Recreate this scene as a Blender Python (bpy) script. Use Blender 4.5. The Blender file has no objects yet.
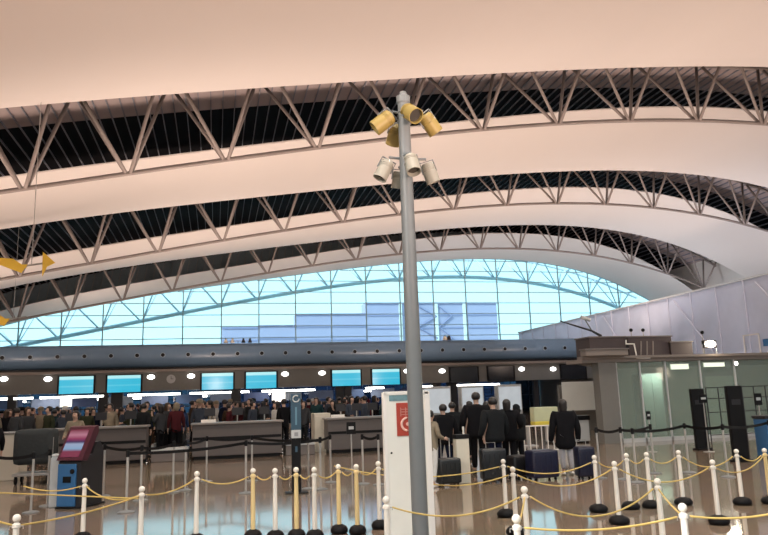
import bpy, bmesh, math, random
from mathutils import Vector, Matrix
random.seed(7)
scene = bpy.context.scene
COL = scene.collection
R = math.radians

# ------------------------------------------------------------------ camera
F, YAW, PIT, ROL, EYE = 708.1, R(13.5066), R(10.4812), R(1.9195), 1.62
r0 = Vector((math.cos(YAW), -math.sin(YAW), 0))
fw = Vector((math.sin(YAW)*math.cos(PIT), math.cos(YAW)*math.cos(PIT), math.sin(PIT)))
u0 = Vector((-math.sin(YAW)*math.sin(PIT), -math.cos(YAW)*math.sin(PIT), math.cos(PIT)))
rt = math.cos(ROL)*r0 - math.sin(ROL)*u0
up = math.sin(ROL)*r0 + math.cos(ROL)*u0
cd = bpy.data.cameras.new('camera'); cam = bpy.data.objects.new('camera', cd); COL.objects.link(cam)
M = Matrix.Identity(4)
for i in range(3):
    M[i][0], M[i][1], M[i][2] = rt[i], up[i], -fw[i]
M[2][3] = EYE
cam.matrix_world = M
cd.sensor_width = 36; cd.lens = F/768*36; cd.clip_end = 600
scene.camera = cam

def ray(px, py):
    return fw + rt*((px-384)/F) + up*((267.5-py)/F)
def aty(px, py, Y):
    r = ray(px, py); return Vector((0, 0, EYE)) + r*(Y/r.y)
def atz(px, py, z=0.0):
    r = ray(px, py); return Vector((0, 0, EYE)) + r*((z-EYE)/r.z)

# ------------------------------------------------------------------ materials
MATS = {}
def mat(name, col, rough=.5, metal=0, noise=0, scale=5, bump=0, emit=None, es=1, alpha=None, spec=.5, col2=None, stretch=None):
    if name in MATS: return MATS[name]
    m = bpy.data.materials.new(name); m.use_nodes = True
    nt = m.node_tree; b = nt.nodes['Principled BSDF']
    b.inputs['Base Color'].default_value = (*col, 1)
    b.inputs['Roughness'].default_value = rough
    b.inputs['Metallic'].default_value = metal
    b.inputs['Specular IOR Level'].default_value = spec
    if noise or bump or col2:
        tc = nt.nodes.new('ShaderNodeTexCoord'); nz = nt.nodes.new('ShaderNodeTexNoise')
        nz.inputs['Scale'].default_value = scale; nz.inputs['Detail'].default_value = 4
        src = tc.outputs['Object']
        if stretch:
            mp = nt.nodes.new('ShaderNodeMapping'); mp.inputs['Scale'].default_value = stretch
            nt.links.new(src, mp.inputs['Vector']); src = mp.outputs['Vector']
        nt.links.new(src, nz.inputs['Vector'])
        if noise or col2:
            mx = nt.nodes.new('ShaderNodeMix'); mx.data_type = 'RGBA'
            c2 = col2 if col2 else tuple(max(0, c*(1-noise)) for c in col)
            mx.inputs['A'].default_value = (*col, 1); mx.inputs['B'].default_value = (*c2, 1)
            nt.links.new(nz.outputs['Fac'], mx.inputs['Factor'])
            nt.links.new(mx.outputs['Result'], b.inputs['Base Color'])
        if bump:
            bp = nt.nodes.new('ShaderNodeBump'); bp.inputs['Strength'].default_value = bump
            bp.inputs['Distance'].default_value = .02
            nt.links.new(nz.outputs['Fac'], bp.inputs['Height']); nt.links.new(bp.outputs['Normal'], b.inputs['Normal'])
    if emit:
        b.inputs['Emission Color'].default_value = (*emit, 1); b.inputs['Emission Strength'].default_value = es
    MATS[name] = m
    return m

membrane_m = mat('membrane', (.80, .74, .70), .8, noise=.08, scale=.25, stretch=(1, .3, 1))
rooflit_m = mat('roof_lit', (.46, .38, .37), .7, noise=.1)  # uplight glow on the roof deck, put into the colour
roofshade_m = mat('roof_shaded', (.006, .006, .008), .8, noise=.2, spec=.1)  # the unlit rest of the deck, its shade put into the colour
gable_m = mat('gable', (.40, .50, .55), .7, noise=.2)
roofrib_m = mat('roof_rib', (.27, .28, .32), .7, noise=.1, spec=.2)
steel_m = mat('truss_steel', (.30, .255, .235), .5, noise=.15)
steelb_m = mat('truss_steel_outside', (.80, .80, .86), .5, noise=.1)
mullion_m = mat('mullion', (.30, .46, .50), .5, noise=.1)
duct_m = mat('duct_blue', (.13, .21, .31), .35, noise=.2, scale=2)
black_m = mat('black', (.004, .004, .005), .5, spec=.25, noise=.3)
rubber_m = mat('rubber', (.004, .004, .005), .6, noise=.3, bump=.2, scale=30, spec=.2)
beam_m = mat('beam_taupe', (.17, .15, .14), .6, noise=.15)
bulk_m = mat('bulkhead_taupe', (.195, .195, .18), .6, noise=.15)
counter_m = mat('counter_taupe', (.115, .10, .095), .5, noise=.15)
countertop_m = mat('counter_top', (.24, .225, .21), .3, noise=.1)
cream_m = mat('cream_panel', (.62, .58, .48), .5, noise=.1)
white_m = mat('white_paint', (.80, .77, .72), .5, noise=.06)
greywall_m = mat('grey_wall', (.19, .185, .17), .6, noise=.12)
palegrey_m = mat('pale_grey', (.50, .52, .52), .5, noise=.1)
post_w = mat('post_white', (.82, .78, .70), .4, noise=.1)
post_y = mat('post_yellow', (.80, .62, .30), .45, noise=.15)
rope_m = mat('rope_yellow', (.62, .45, .13), .5, noise=.2, scale=40)
silver_m = mat('silver', (.45, .44, .42), .35, metal=.4, noise=.1)
lampy_m = mat('lamp_yellow', (.34, .25, .07), .5, noise=.25, scale=8)
lampw_m = mat('lamp_white', (.34, .33, .28), .5, noise=.15)
lens_m = mat('lamp_lens', (.05, .045, .04), .2)
pole_m = mat('pole_grey', (.17, .185, .19), .45, noise=.15, scale=4)
brown_m = mat('brown_clad', (.06, .042, .042), .6, noise=.3)
ledge_m = mat('ledge', (.21, .18, .16), .6, noise=.15)
blue_m = mat('kiosk_blue', (.03, .13, .30), .4, noise=.15)
kioskdark_m = mat('kiosk_dark', (.016, .016, .02), .45, noise=.2)
maroon_m = mat('maroon', (.07, .012, .025), .4, noise=.2)
red_m = mat('sign_red', (.42, .05, .03), .5, noise=.15)
pink_m = mat('sign_pink', (.80, .50, .42), .5)
grass_y = mat('yellow_sign', (.75, .62, .08), .5, noise=.1)
teal_m = mat('sign_teal', (.035, .085, .13), .4, noise=.15)
yel_m = mat('mobile_yellow', (.85, .55, .04), .5, noise=.1)
tarp_m = mat('partition_sheet', (.80, .84, .96), .55, noise=.22, scale=.7, bump=.3)
seam_m = mat('partition_seam', (.62, .64, .74), .6)
bldg_m = mat('outside_building', (.44, .38, .54), .6, noise=.08, scale=.3)
bldgline_m = mat('outside_building_line', (.28, .26, .42), .6)
skin_m = mat('skin', (.50, .32, .24), .5, noise=.05)
hair_m = mat('hair_black', (.012, .010, .010), .5, noise=.3, scale=60)
hairb_m = mat('hair_brown', (.06, .035, .02), .5, noise=.3, scale=60)
shoe_m = mat('shoe', (.02, .02, .02), .5)
shoew_m = mat('shoe_white', (.65, .63, .6), .5)
def cloth(name, c): return mat('cloth_'+name, c, .9, noise=.25, scale=14, bump=.3, spec=.12)
lumi_m = mat('luminaire', (.9, .9, .9), .5, emit=(1, .96, .88), es=9.0)
round_m = mat('round_lamp', (.9, .9, .9), .5, emit=(1, .98, .94), es=5.0)
hot_m = mat('hot_lamp', (.9, .9, .9), .5, emit=(1, .90, .74), es=12.0)

def grid_mat(name, base, line, sx, sy, width, rough, spec=.5, noise=.1, vscale=1.0, bump=0):
    """tiles: object space, square joints"""
    m = bpy.data.materials.new(name); m.use_nodes = True; nt = m.node_tree; b = nt.nodes['Principled BSDF']
    tc = nt.nodes.new('ShaderNodeTexCoord'); br = nt.nodes.new('ShaderNodeTexBrick')
    br.offset = 0; br.inputs['Scale'].default_value = 1; br.inputs['Brick Width'].default_value = sx
    br.inputs['Row Height'].default_value = sy; br.inputs['Mortar Size'].default_value = width
    br.inputs['Color1'].default_value = (*base, 1); br.inputs['Color2'].default_value = (*[c*.93 for c in base], 1)
    br.inputs['Mortar'].default_value = (*line, 1)
    nz = nt.nodes.new('ShaderNodeTexNoise'); nz.inputs['Scale'].default_value = .6*vscale; nz.inputs['Detail'].default_value = 5
    mx = nt.nodes.new('ShaderNodeMix'); mx.data_type = 'RGBA'; mx.blend_type = 'MULTIPLY'; mx.inputs['Factor'].default_value = noise*2
    nt.links.new(tc.outputs['Object'], br.inputs['Vector']); nt.links.new(tc.outputs['Object'], nz.inputs['Vector'])
    nt.links.new(br.outputs['Color'], mx.inputs['A']); nt.links.new(nz.outputs['Color'], mx.inputs['B'])
    nt.links.new(mx.outputs['Result'], b.inputs['Base Color'])
    b.inputs['Roughness'].default_value = rough; b.inputs['Specular IOR Level'].default_value = spec
    if bump:
        n2 = nt.nodes.new('ShaderNodeTexNoise'); n2.inputs['Scale'].default_value = 1.5
        bp = nt.nodes.new('ShaderNodeBump'); bp.inputs['Strength'].default_value = bump; bp.inputs['Distance'].default_value = .01
        nt.links.new(tc.outputs['Object'], n2.inputs['Vector']); nt.links.new(n2.outputs['Fac'], bp.inputs['Height'])
        nt.links.new(bp.outputs['Normal'], b.inputs['Normal'])
    return m
floor_m = grid_mat('floor_stone', (.27, .205, .15), (.21, .16, .115), 1.2, 1.2, .008, .075, spec=1.0, noise=.15, bump=.06)

def glass_mat(name, tint, refl, frost=0):
    m = bpy.data.materials.new(name); m.use_nodes = True; nt = m.node_tree
    for n in list(nt.nodes): nt.nodes.remove(n)
    o = nt.nodes.new('ShaderNodeOutputMaterial'); t = nt.nodes.new('ShaderNodeBsdfTransparent'); g = nt.nodes.new('ShaderNodeBsdfGlossy')
    mx = nt.nodes.new('ShaderNodeMixShader'); lw = nt.nodes.new('ShaderNodeLayerWeight'); lw.inputs['Blend'].default_value = refl
    t.inputs['Color'].default_value = (*tint, 1); g.inputs['Roughness'].default_value = .05
    nt.links.new(lw.outputs['Fresnel'], mx.inputs['Fac']); nt.links.new(t.outputs[0], mx.inputs[1]); nt.links.new(g.outputs[0], mx.inputs[2])
    out = mx
    if frost:
        d = nt.nodes.new('ShaderNodeBsdfDiffuse'); d.inputs['Color'].default_value = (.52, .60, .55, 1)
        m2 = nt.nodes.new('ShaderNodeMixShader'); m2.inputs['Fac'].default_value = frost
        nt.links.new(mx.outputs[0], m2.inputs[1]); nt.links.new(d.outputs[0], m2.inputs[2]); out = m2
    nt.links.new(out.outputs[0], o.inputs['Surface'])
    return m
glass_m = glass_mat('end_glass', (.58, .92, .96), .25)
greenglass_m = glass_mat('green_glass', (.78, .88, .81), .25, .26)

def screen_mat(name, cols, es, horiz='Z', freq=3.0):
    """a lit display: soft bands of text lines on a coloured ground, generated coordinates"""
    m = bpy.data.materials.new(name); m.use_nodes = True; nt = m.node_tree; b = nt.nodes['Principled BSDF']
    tc = nt.nodes.new('ShaderNodeTexCoord'); sp = nt.nodes.new('ShaderNodeSeparateXYZ'); cr = nt.nodes.new('ShaderNodeValToRGB')
    nt.links.new(tc.outputs['Generated'], sp.inputs[0]); nt.links.new(sp.outputs[horiz], cr.inputs[0])
    e = cr.color_ramp.elements
    for i, (p, c) in enumerate(cols):
        el = e[i] if i < 2 else e.new(p)
        el.position = p; el.color = (*c, 1)
    nt.links.new(cr.outputs[0], b.inputs['Emission Color']); b.inputs['Emission Strength'].default_value = es
    b.inputs['Base Color'].default_value = (.02, .02, .02, 1); b.inputs['Roughness'].default_value = .2
    return m
C1 = (.02, .50, .72); C2 = (.10, .58, .76); C3 = (.45, .88, .92)
screen_m = screen_mat('flight_screen', [(0, C1), (.35, C1), (.42, C2), (.48, C1), (.78, C1), (.84, C3), (1.0, C3)], .62)
screenoff_m = mat('screen_off', (.008, .010, .014), .25)
kscreen_m = screen_mat('kiosk_screen', [(0, (.22, .03, .07)), (.2, (.22, .03, .07)), (.3, (.25, .40, .60)), (.46, (.35, .42, .6)), (.54, (.05, .02, .10)), (.66, (.28, .03, .10)), (.8, (.50, .20, .28)), (1.0, (.18, .015, .04))], .55)

# ------------------------------------------------------------------ mesh helpers
class MB:
    def __init__(s): s.bm = bmesh.new()
    def quad(s, pts):
        s.bm.faces.new([s.bm.verts.new(p) for p in pts]); return s
    def box(s, a, b, bev=0):
        x0, y0, z0 = a; x1, y1, z1 = b
        r = bmesh.ops.create_cube(s.bm, size=1, matrix=Matrix.Translation(((x0+x1)/2, (y0+y1)/2, (z0+z1)/2)) @ Matrix.Diagonal((abs(x1-x0), abs(y1-y0), abs(z1-z0), 1)))
        if bev:
            ed = list({e for v in r['verts'] for e in v.link_edges})
            bmesh.ops.bevel(s.bm, geom=ed, offset=bev, segments=2, affect='EDGES', profile=.6)
        return s
    def tube(s, pts, rad, n=8, caps=True):
        pts = [Vector(p) for p in pts]; rings = []
        rads = rad if isinstance(rad, (list, tuple)) else [rad]*len(pts)
        ref = None
        for i, p in enumerate(pts):
            d = (pts[min(i+1, len(pts)-1)] - pts[max(i-1, 0)]).normalized()
            if ref is None:
                ref = Vector((0, 0, 1)) if abs(d.z) < .9 else Vector((1, 0, 0))
            a = d.cross(ref).normalized(); b = d.cross(a).normalized()
            rings.append([s.bm.verts.new(p + (a*math.cos(t)+b*math.sin(t))*rads[i]) for t in [2*math.pi*k/n for k in range(n)]])
        for i in range(len(rings)-1):
            for k in range(n):
                s.bm.faces.new([rings[i][k], rings[i][(k+1) % n], rings[i+1][(k+1) % n], rings[i+1][k]])
        if caps:
            s.bm.faces.new(rings[0][::-1]); s.bm.faces.new(rings[-1])
        return s
    def lathe(s, prof, n=20, o=(0, 0, 0)):
        ox, oy, oz = o; rings = []
        for (r, z) in prof:
            rings.append([s.bm.verts.new((ox+max(r, .0005)*math.cos(2*math.pi*k/n), oy+max(r, .0005)*math.sin(2*math.pi*k/n), oz+z)) for k in range(n)])
        for i in range(len(rings)-1):
            for k in range(n):
                s.bm.faces.new([rings[i][k], rings[i][(k+1) % n], rings[i+1][(k+1) % n], rings[i+1][k]])
        s.bm.faces.new(rings[0][::-1]); s.bm.faces.new(rings[-1])
        return s
    def sphere(s, c, r, sc=(1, 1, 1), u=12, v=8):
        bmesh.ops.create_uvsphere(s.bm, u_segments=u, v_segments=v, radius=r, matrix=Matrix.Translation(c) @ Matrix.Diagonal((*sc, 1)))
        return s
    def prism(s, outline, y0, y1):
        """outline in (x,z), extruded along y"""
        a = [s.bm.verts.new((x, y0, z)) for x, z in outline]; b = [s.bm.verts.new((x, y1, z)) for x, z in outline]
        s.bm.faces.new(a); s.bm.faces.new(b[::-1])
        n = len(a)
        for i in range(n): s.bm.faces.new([a[i], b[i], b[(i+1) % n], a[(i+1) % n]])
        return s
    def xf(s, m): bmesh.ops.transform(s.bm, matrix=m, verts=s.bm.verts); return s
    def build(s, name, m, parent=None, smooth=False, loc=None):
        me = bpy.data.meshes.new(name)
        bmesh.ops.recalc_face_normals(s.bm, faces=s.bm.faces)
        s.bm.to_mesh(me); s.bm.free()
        for mm in (m if isinstance(m, list) else [m]): me.materials.append(mm)
        if smooth:
            for p in me.polygons: p.use_smooth = True
        o = bpy.data.objects.new(name, me); COL.objects.link(o)
        if parent: o.parent = parent
        if loc: o.location = loc
        return o
def smooth_auto(o, ang=35):
    for p in o.data.polygons: p.use_smooth = True
    try:
        o.data.set_sharp_from_angle(angle=R(ang))
    except Exception: pass
    return o
def tag(o, label, cat, group=None, kind=None):
    o['label'] = label; o['category'] = cat
    if group: o['group'] = group
    if kind: o['kind'] = kind
    return o
def empty(name, loc, label, cat, group=None, rz=0):
    o = bpy.data.objects.new(name, None); COL.objects.link(o); o.location = loc; o.rotation_euler = (0, 0, rz)
    o.empty_display_size = .2
    return tag(o, label, cat, group)
def struct(o): o['kind'] = 'structure'; return o
def copy_tree(o, parent=None):
    c = o.copy(); COL.objects.link(c)
    if parent: c.parent = parent
    for ch in o.children: copy_tree(ch, c)
    return c
def children_rec(o):
    for c in o.children:
        yield c
        yield from children_rec(c)

# ------------------------------------------------------------------ roof geometry
Y1, SP = 27.288, 14.4
def poly(c, X, lo=-18, hi=44):
    def v(x): t = x/30; return sum(a*t**i for i, a in enumerate(c))
    def d(x): t = x/30; return sum(i*a*t**(i-1) for i, a in enumerate(c) if i)/30
    if X < lo: return v(lo)+d(lo)*(X-lo)
    if X > hi: return v(hi)+min(d(hi), -.25)*(X-hi)
    return v(X)
CH = [.62569114*15, 5.86354043, -.35948454*3, -1.44792089, -.46623924]
FAR = [10.967, 4.469, -.992, 1.374, -2.013]
NEAR = [10.911, 5.426, -.474, 1.0, -2.42]
zc = lambda X: poly(CH, X)+EYE
zf = lambda X: poly(FAR, X)+EYE
zn = lambda X: poly(NEAR, X)+EYE
zr = lambda X: poly(FAR, X)+EYE+2.9
XL, XR = -30.0, 46.8
XS = [XL + (XR-XL)*i/64 for i in range(65)]

def arch_sheet(name, rows, thick, m, label=None, group=None, cat=None):
    """rows: list of (Y, zfun); solid sheet with thickness upward"""
    bm = bmesh.new(); lowr = []; upr = []
    for Y, zfun in rows:
        lowr.append([bm.verts.new((x, Y, zfun(x))) for x in XS]); upr.append([bm.verts.new((x, Y, zfun(x)+thick)) for x in XS])
    for j in range(len(rows)-1):
        for i in range(len(XS)-1):
            bm.faces.new([lowr[j][i], lowr[j][i+1], lowr[j+1][i+1], lowr[j+1][i]])
            bm.faces.new([upr[j][i], upr[j+1][i], upr[j+1][i+1], upr[j][i+1]])
    for rr, ss in ((lowr[0], upr[0]), (lowr[-1], upr[-1])):
        for i in range(len(XS)-1): bm.faces.new([rr[i], ss[i], ss[i+1], rr[i+1]])
    for j in range(len(rows)-1):
        for i in (0, -1): bm.faces.new([lowr[j][i], lowr[j+1][i], upr[j+1][i], upr[j][i]])
    b = MB(); b.bm.free(); b.bm = bm
    o = b.build(name, m); smooth_auto(o, 40)
    if label: tag(o, label, cat, group)
    return o

mem_labels = {-2: 'cream curved ceiling membrane behind the viewpoint', -1: 'cream curved ceiling membrane directly overhead at the viewpoint',
 0: 'large pinkish curved ceiling membrane filling the top of the view, nearest one',
 1: 'long cream curved ceiling membrane just beyond the nearest roof truss',
 2: 'cream curved ceiling membrane between the second and third roof truss',
 3: 'narrow pale ceiling membrane meeting the top of the glass end wall'}
for k in range(-1, 4):
    y0 = Y1 + SP*(k-1) + 3; y1 = Y1 + SP*k - 3
    rows = []
    for i in range(9):
        t = i/8
        def zz(x, t=t): return zn(x)*(1-t)+zf(x)*t - .35*4*t*(1-t)*.9
        rows.append((y0+(y1-y0)*t, zz))
    arch_sheet('ceiling_membrane', rows, .06, membrane_m, mem_labels[k], 'curved ceiling membranes', 'ceiling membrane')
    # slim edge tube of each membrane is part of the sheet's own rolled hem

# roof deck: uplit and shaded bands painted as pale and dark strips, ribs along the hall
for k in range(-1, 4):
    d = Y1 + SP*(k-1)
    if k == 3: pass
    a = arch_sheet('ceiling', [(d+1.5, zr), (d+3, zr), (d+5.5, zr)], .15, rooflit_m); struct(a)
    a = arch_sheet('ceiling', [(d-3, zr), (d, zr), (d+1.5, zr)], .15, roofshade_m); struct(a)
    c = arch_sheet('ceiling', [(d+5.5, zr), (d+9, zr), (d+SP-3, zr)], .15, roofshade_m); struct(c)
a = arch_sheet('ceiling', [(Y1+3*SP-3, zr), (Y1+3*SP-2.2, zr)], .15, rooflit_m); struct(a)
b = MB()
yA, yB = Y1-2*SP-3, Y1+3*SP-2.3
i = 0
x = -24.0
while x < 46:
    z0 = zr(x)
    b.box((x-.02, yA, z0-.09), (x+.02, yB, z0+.02)); x += .55
o = b.build('ceiling', roofrib_m); struct(o)

truss_names = {-1: 'grey steel roof truss behind the viewpoint', 0: 'large grey steel arched roof truss nearest the viewpoint, its zigzag bracing widest',
 1: 'grey steel arched roof truss second from the viewpoint', 2: 'grey steel arched roof truss just inside the glass end wall',
 3: 'pale blue arched roof truss outside, seen through the end glazing'}
def truss(k):
    Y = Y1 + SP*k
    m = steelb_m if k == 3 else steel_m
    root = empty('roof_truss', (0, Y, zc(0)), truss_names[k], 'roof truss', 'arched roof trusses')
    O = Vector((0, Y, zc(0)))
    xs = [XL + (XR-XL)*i/70 for i in range(71)]
    hw = 1.15
    th = 2.35
    zt = (lambda x: zf(x)+th-.25) if k != 3 else (lambda x: zc(x)+2.6)
    MB().tube([Vector((x, Y, zc(x)))-O for x in xs], .085 if k != 3 else .20, 10).build('bottom_chord', m, root, True)
    for s in (-1, 1):
        MB().tube([Vector((x, Y+s*hw, zt(x)))-O for x in xs], .12, 8).build('top_chord', m, root, True)
    n = 0
    X0 = .3
    for i in range(-8, 13):
        x = X0 + 3.615*i
        if x < XL+1 or x > XR-.5: continue
        c = Vector((x, Y, zc(x)))-O
        for s in (-1, 1):
            for t in (-1, 1):
                xx = x + t*1.8
                if xx > XR-.2: continue
                q = Vector((xx - .12*t - .45, Y+s*hw, zt(xx-.45)))-O
                MB().tube([c+Vector((.08*t, .05*s, 0)), q], .075, 6).build('diagonal_brace', m, root, True)
                n += 1
    # cross struts between the two top chords
    for i in range(-8, 13):
        x = X0 + 3.615*i + 1.8
        if x > XR-.3 or x < XL+1: continue
        MB().tube([Vector((x, Y-hw, zt(x)))-O, Vector((x, Y+hw, zt(x)))-O], .06, 6).build('cross_strut', m, root, True)
    return root
for k in range(0, 4): truss(k)

# ------------------------------------------------------------------ glazed end wall
GY = Y1+3*SP-3+.12
# pane sheet clipped by the arch
bm = bmesh.new()
xs = [x for x in XS if x <= 46]
lo = [bm.verts.new((x, GY, .1)) for x in xs]; hi = [bm.verts.new((x, GY, zf(x)+.0)) for x in xs]
for i in range(len(xs)-1): bm.faces.new([lo[i], lo[i+1], hi[i+1], hi[i]])
b = MB(); b.bm.free(); b.bm = bm
win = struct(b.build('window_1', glass_m))
b = MB()
for i in range(-8, 13):
    x = .45+3.46*i
    if x < XL or x > 45.5: continue
    b.box((x-.05, GY-.14, .1), (x+.05, GY-.02, zf(x)-.02))
z = 2.17
while z < 16.5:
    # horizontal transoms only where the glass reaches
    seg = [x for x in [XL+.25*j for j in range(int((46-XL)/.25))] if zf(x) > z+.05]
    if seg: b.box((seg[0], GY-.09, z-.035), (seg[-1], GY-.02, z+.035))
    z += 1.09
b.build('window_frame', mullion_m, win)
# closed gable between the membrane line and the roof deck
bm = bmesh.new()
for yy, flip in ((GY-.02, 0),):
    fr = [[bm.verts.new((x, yy+dy, f(x)+o)) for x in XS] for dy, f, o in ((0, zf, 0), (0, zr, .1), (.2, zr, .1), (.2, zf, 0))]
    for q in range(4):
        for i in range(len(XS)-1): bm.faces.new([fr[q][i], fr[q][i+1], fr[(q+1) % 4][i+1], fr[(q+1) % 4][i]])
b = MB(); b.bm.free(); b.bm = bm
gab = struct(b.build('wall_gable', gable_m))
b = MB(); x = -24.0
while x < 45:
    b.tube([(x, GY-.06, zf(x)+.05), (x+.5, GY-.06, zr(x+.5)-.1)], .035, 5); x += .75
b.build('gable_rib', palegrey_m, gab)


# building beyond the glazing
BY = 100
def X_at(px, Y): return aty(px, 330, Y).x
root = empty('neighbouring_building', (X_at(360, BY), BY, 0), 'stepped blue grey building block outside behind the glass end wall', 'building')
O = Vector(root.location)
steps = [(222, 258, 327), (258, 296, 325), (296, 366, 313.5), (366, 498, 302.5)]
pts = []
xa = [X_at(a, BY) for a, _, _ in steps]+[X_at(498, BY)]
hz = [aty((a+c)/2, t, BY).z for a, c, t in steps]
outl = [(xa[0], 0)]
for i, h in enumerate(hz): outl += [(xa[i], h), (xa[i+1]-.001, h)]
outl += [(xa[-1], 0)]
MB().prism([(x-O.x, z) for x, z in outl], 0, 3).build('building_mass', bldg_m, root)
b = MB()
for i, h in enumerate(hz):
    b.box((xa[i]-O.x, -.15, h-.25), (xa[i+1]-O.x, .0, h))
    for zz in [h-1.9*j for j in range(1, 8)]:
        if zz > 0: b.box((xa[i]-O.x, -.1, zz-.1), (xa[i+1]-O.x, 0, zz+.1))
b.build('floor_band', bldgline_m, root)
b = MB()
for px in (401, 437, 465):
    x = X_at(px, BY)-O.x; b.box((x-.22, -.2, 0), (x+.22, 0, hz[-1]-.2))
b.build('white_column', white_m, root)
b = MB()
for (p0, p1) in ((418, 437), (439, 452)):
    xa_, xb_ = X_at(p0, BY)-O.x, X_at(p1, BY)-O.x
    for j in range(3):
        zt_ = hz[-1]-.5-3.2*j
        if zt_-3.2 < 0: continue
        b.tube([(xa_, -.15, zt_), (xb_, -.15, zt_-1.6)], .1, 6); b.tube([(xb_, -.15, zt_-1.6), (xa_, -.15, zt_-3.2)], .1, 6)
b.build('brace', bldgline_m, root)

# ------------------------------------------------------------------ shell
struct(MB().box((-31, -16, -.3), (60, GY+.3, 0)).build('floor', floor_m))
struct(MB().box((-60, GY+.3, -.5), (110, 130, -.02)).build('ground', white_m))
o = struct(MB().box((-30.4, -16, 0), (-30, GY, 12)).build('wall_left', white_m))
o = struct(MB().box((-30, -16.2, 0), (46, -16, 19)).build('wall_front', white_m))
o = struct(MB().box((46.2, -16, 0), (46.6, GY, 15)).build('wall_right', white_m))

# sheeted partition standing on the upper gallery at the right
PX = 30.0
struct(MB().box((PX-.3, 22, 3.0), (46, GY-.2, 3.35)).build('floor_gallery', ledge_m))
root = empty('sheeted_partition', (PX, 48, 3.35), 'long pale grey sheeted partition wall with seams, standing above the ledge at right', 'partition')
bm = bmesh.new()
ny, nz = 120, 10
rows = []
for j in range(nz+1):
    rr = []
    for i in range(ny+1):
        y = 22.2 + (GY-.4-22.2)*i/ny; t = j/nz
        x = .05*math.sin(y*2.1+j*.5)*math.sin(math.pi*t) + .03*math.sin(y*5.3+j*1.7)
        rr.append(bm.verts.new((x, y-48, t*4.42)))
    rows.append(rr)
for j in range(nz):
    for i in range(ny): bm.faces.new([rows[j][i], rows[j+1][i], rows[j+1][i+1], rows[j][i+1]])
ex = bmesh.ops.solidify(bm, geom=bm.faces[:], thickness=.08)
b = MB(); b.bm.free(); b.bm = bm
b.build('sheet', tarp_m, root, True)
b = MB(); y = 23.0
while y < GY-1:
    b.box((-.09, y-.04-48, 0), (-.03, y+.04-48, 4.38)); y += 2.4
b.build('seam_strip', seam_m, root)
b = MB(); b.box((-.06, 22.2-48, 4.38), (.10, GY-.4-48, 4.48)); b.build('top_rail', palegrey_m, root)
for y0 in (30.5, 38.0, 47.0):
    MB().tube([(-.16, y0-48, .3), (-.16, y0+3.4-48, 4.1)], .05, 6).build('diagonal_brace', seam_m, root)
# small door frame and two blue notices on the sheeting
MB().box((-.13, 34.2-48, 0), (-.06, 34.28-48, 1.2)).box((-.13, 35.4-48, 0), (-.06, 35.48-48, 1.2)).box((-.13, 34.2-48, 1.14), (-.06, 35.48-48, 1.22)).build('opening_frame', white_m, root)
for yy in (33.2, 33.75):
    MB().box((-.12, yy-.2-48, .45), (-.08, yy+.2-48, .85)).build('blue_notice', blue_m, root)['label'] = 'small blue notice'

# ------------------------------------------------------------------ duct, beam and bulkhead over the counters
DY = 52.0; K = DY/30
zk = lambda z: EYE+(z-EYE)*K
XE = 28.2; ZD = zk(3.61)
root = empty('air_duct', (4, DY, zk(3.15)), 'long round dark blue air duct running above the flight screens', 'duct')
O = Vector((4, DY, zk(3.15)))
xsd = [-29 + (XE+29)*i/40 for i in range(41)]
o = MB().tube([Vector((x, DY, ZD))-O for x in xsd], .46*K, 28).build('duct_shell', duct_m, root); smooth_auto(o, 50)
for x in [-17+1.68*j for j in range(28)]:
    if x < XE-.3:
        # round air nozzle with dark throat, on the camera side
        o = MB().tube([Vector((x, DY-.76, ZD))-O, Vector((x, DY-.86, ZD))-O], .17, 14).build('air_nozzle', mat('nozzle_ring', (.26, .34, .42), .5), root)
        MB().tube([Vector((x, DY-.85, ZD))-O, Vector((x, DY-.88, ZD))-O], .13, 12).build('nozzle_throat', black_m, o)
for x in [-24.5+5.44*j for j in range(10)]:
    MB().tube([Vector((x-.03, DY, ZD))-O, Vector((x+.03, DY, ZD))-O], .468*K, 28, True).build('joint_band', duct_m, root)
struct(MB().box((-29, DY-.5, zk(3.02)), (XE+1.2, DY+.5, zk(3.15)-.02)).build('trim_1', black_m))
struct(MB().box((-29, DY-.8, zk(2.95)), (XE+1.2, DY-.5, zk(3.05))).build('trim_2', ledge_m))
struct(MB().box((-29, DY-.1, zk(2.22)), (XE+1.2, DY+.15, zk(3.02))).build('wall_bulkhead', bulk_m))
struct(MB().box((-29, DY+.15, zk(2.85)), (XE+1.15, 62, zk(3.0))).build('ceiling_low', bulk_m))
wb = struct(MB().box((-29, 62, .1), (XE+1.2, 62.03, zk(2.85))).build('window_3', glass_mat('blue_glass', (.15, .20, .27), .25)))
b = MB()
for i in range(32): b.box((-29+1.85*i-.03, 61.9, 0), (-29+1.85*i+.03, 62, zk(2.85)))
b.box((-29, 61.9, 0), (XE+1.15, 62, .1)).box((-29, 61.9, 1.5), (XE+1.15, 62, 1.58)).build('window_frame', kioskdark_m, wb)

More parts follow.
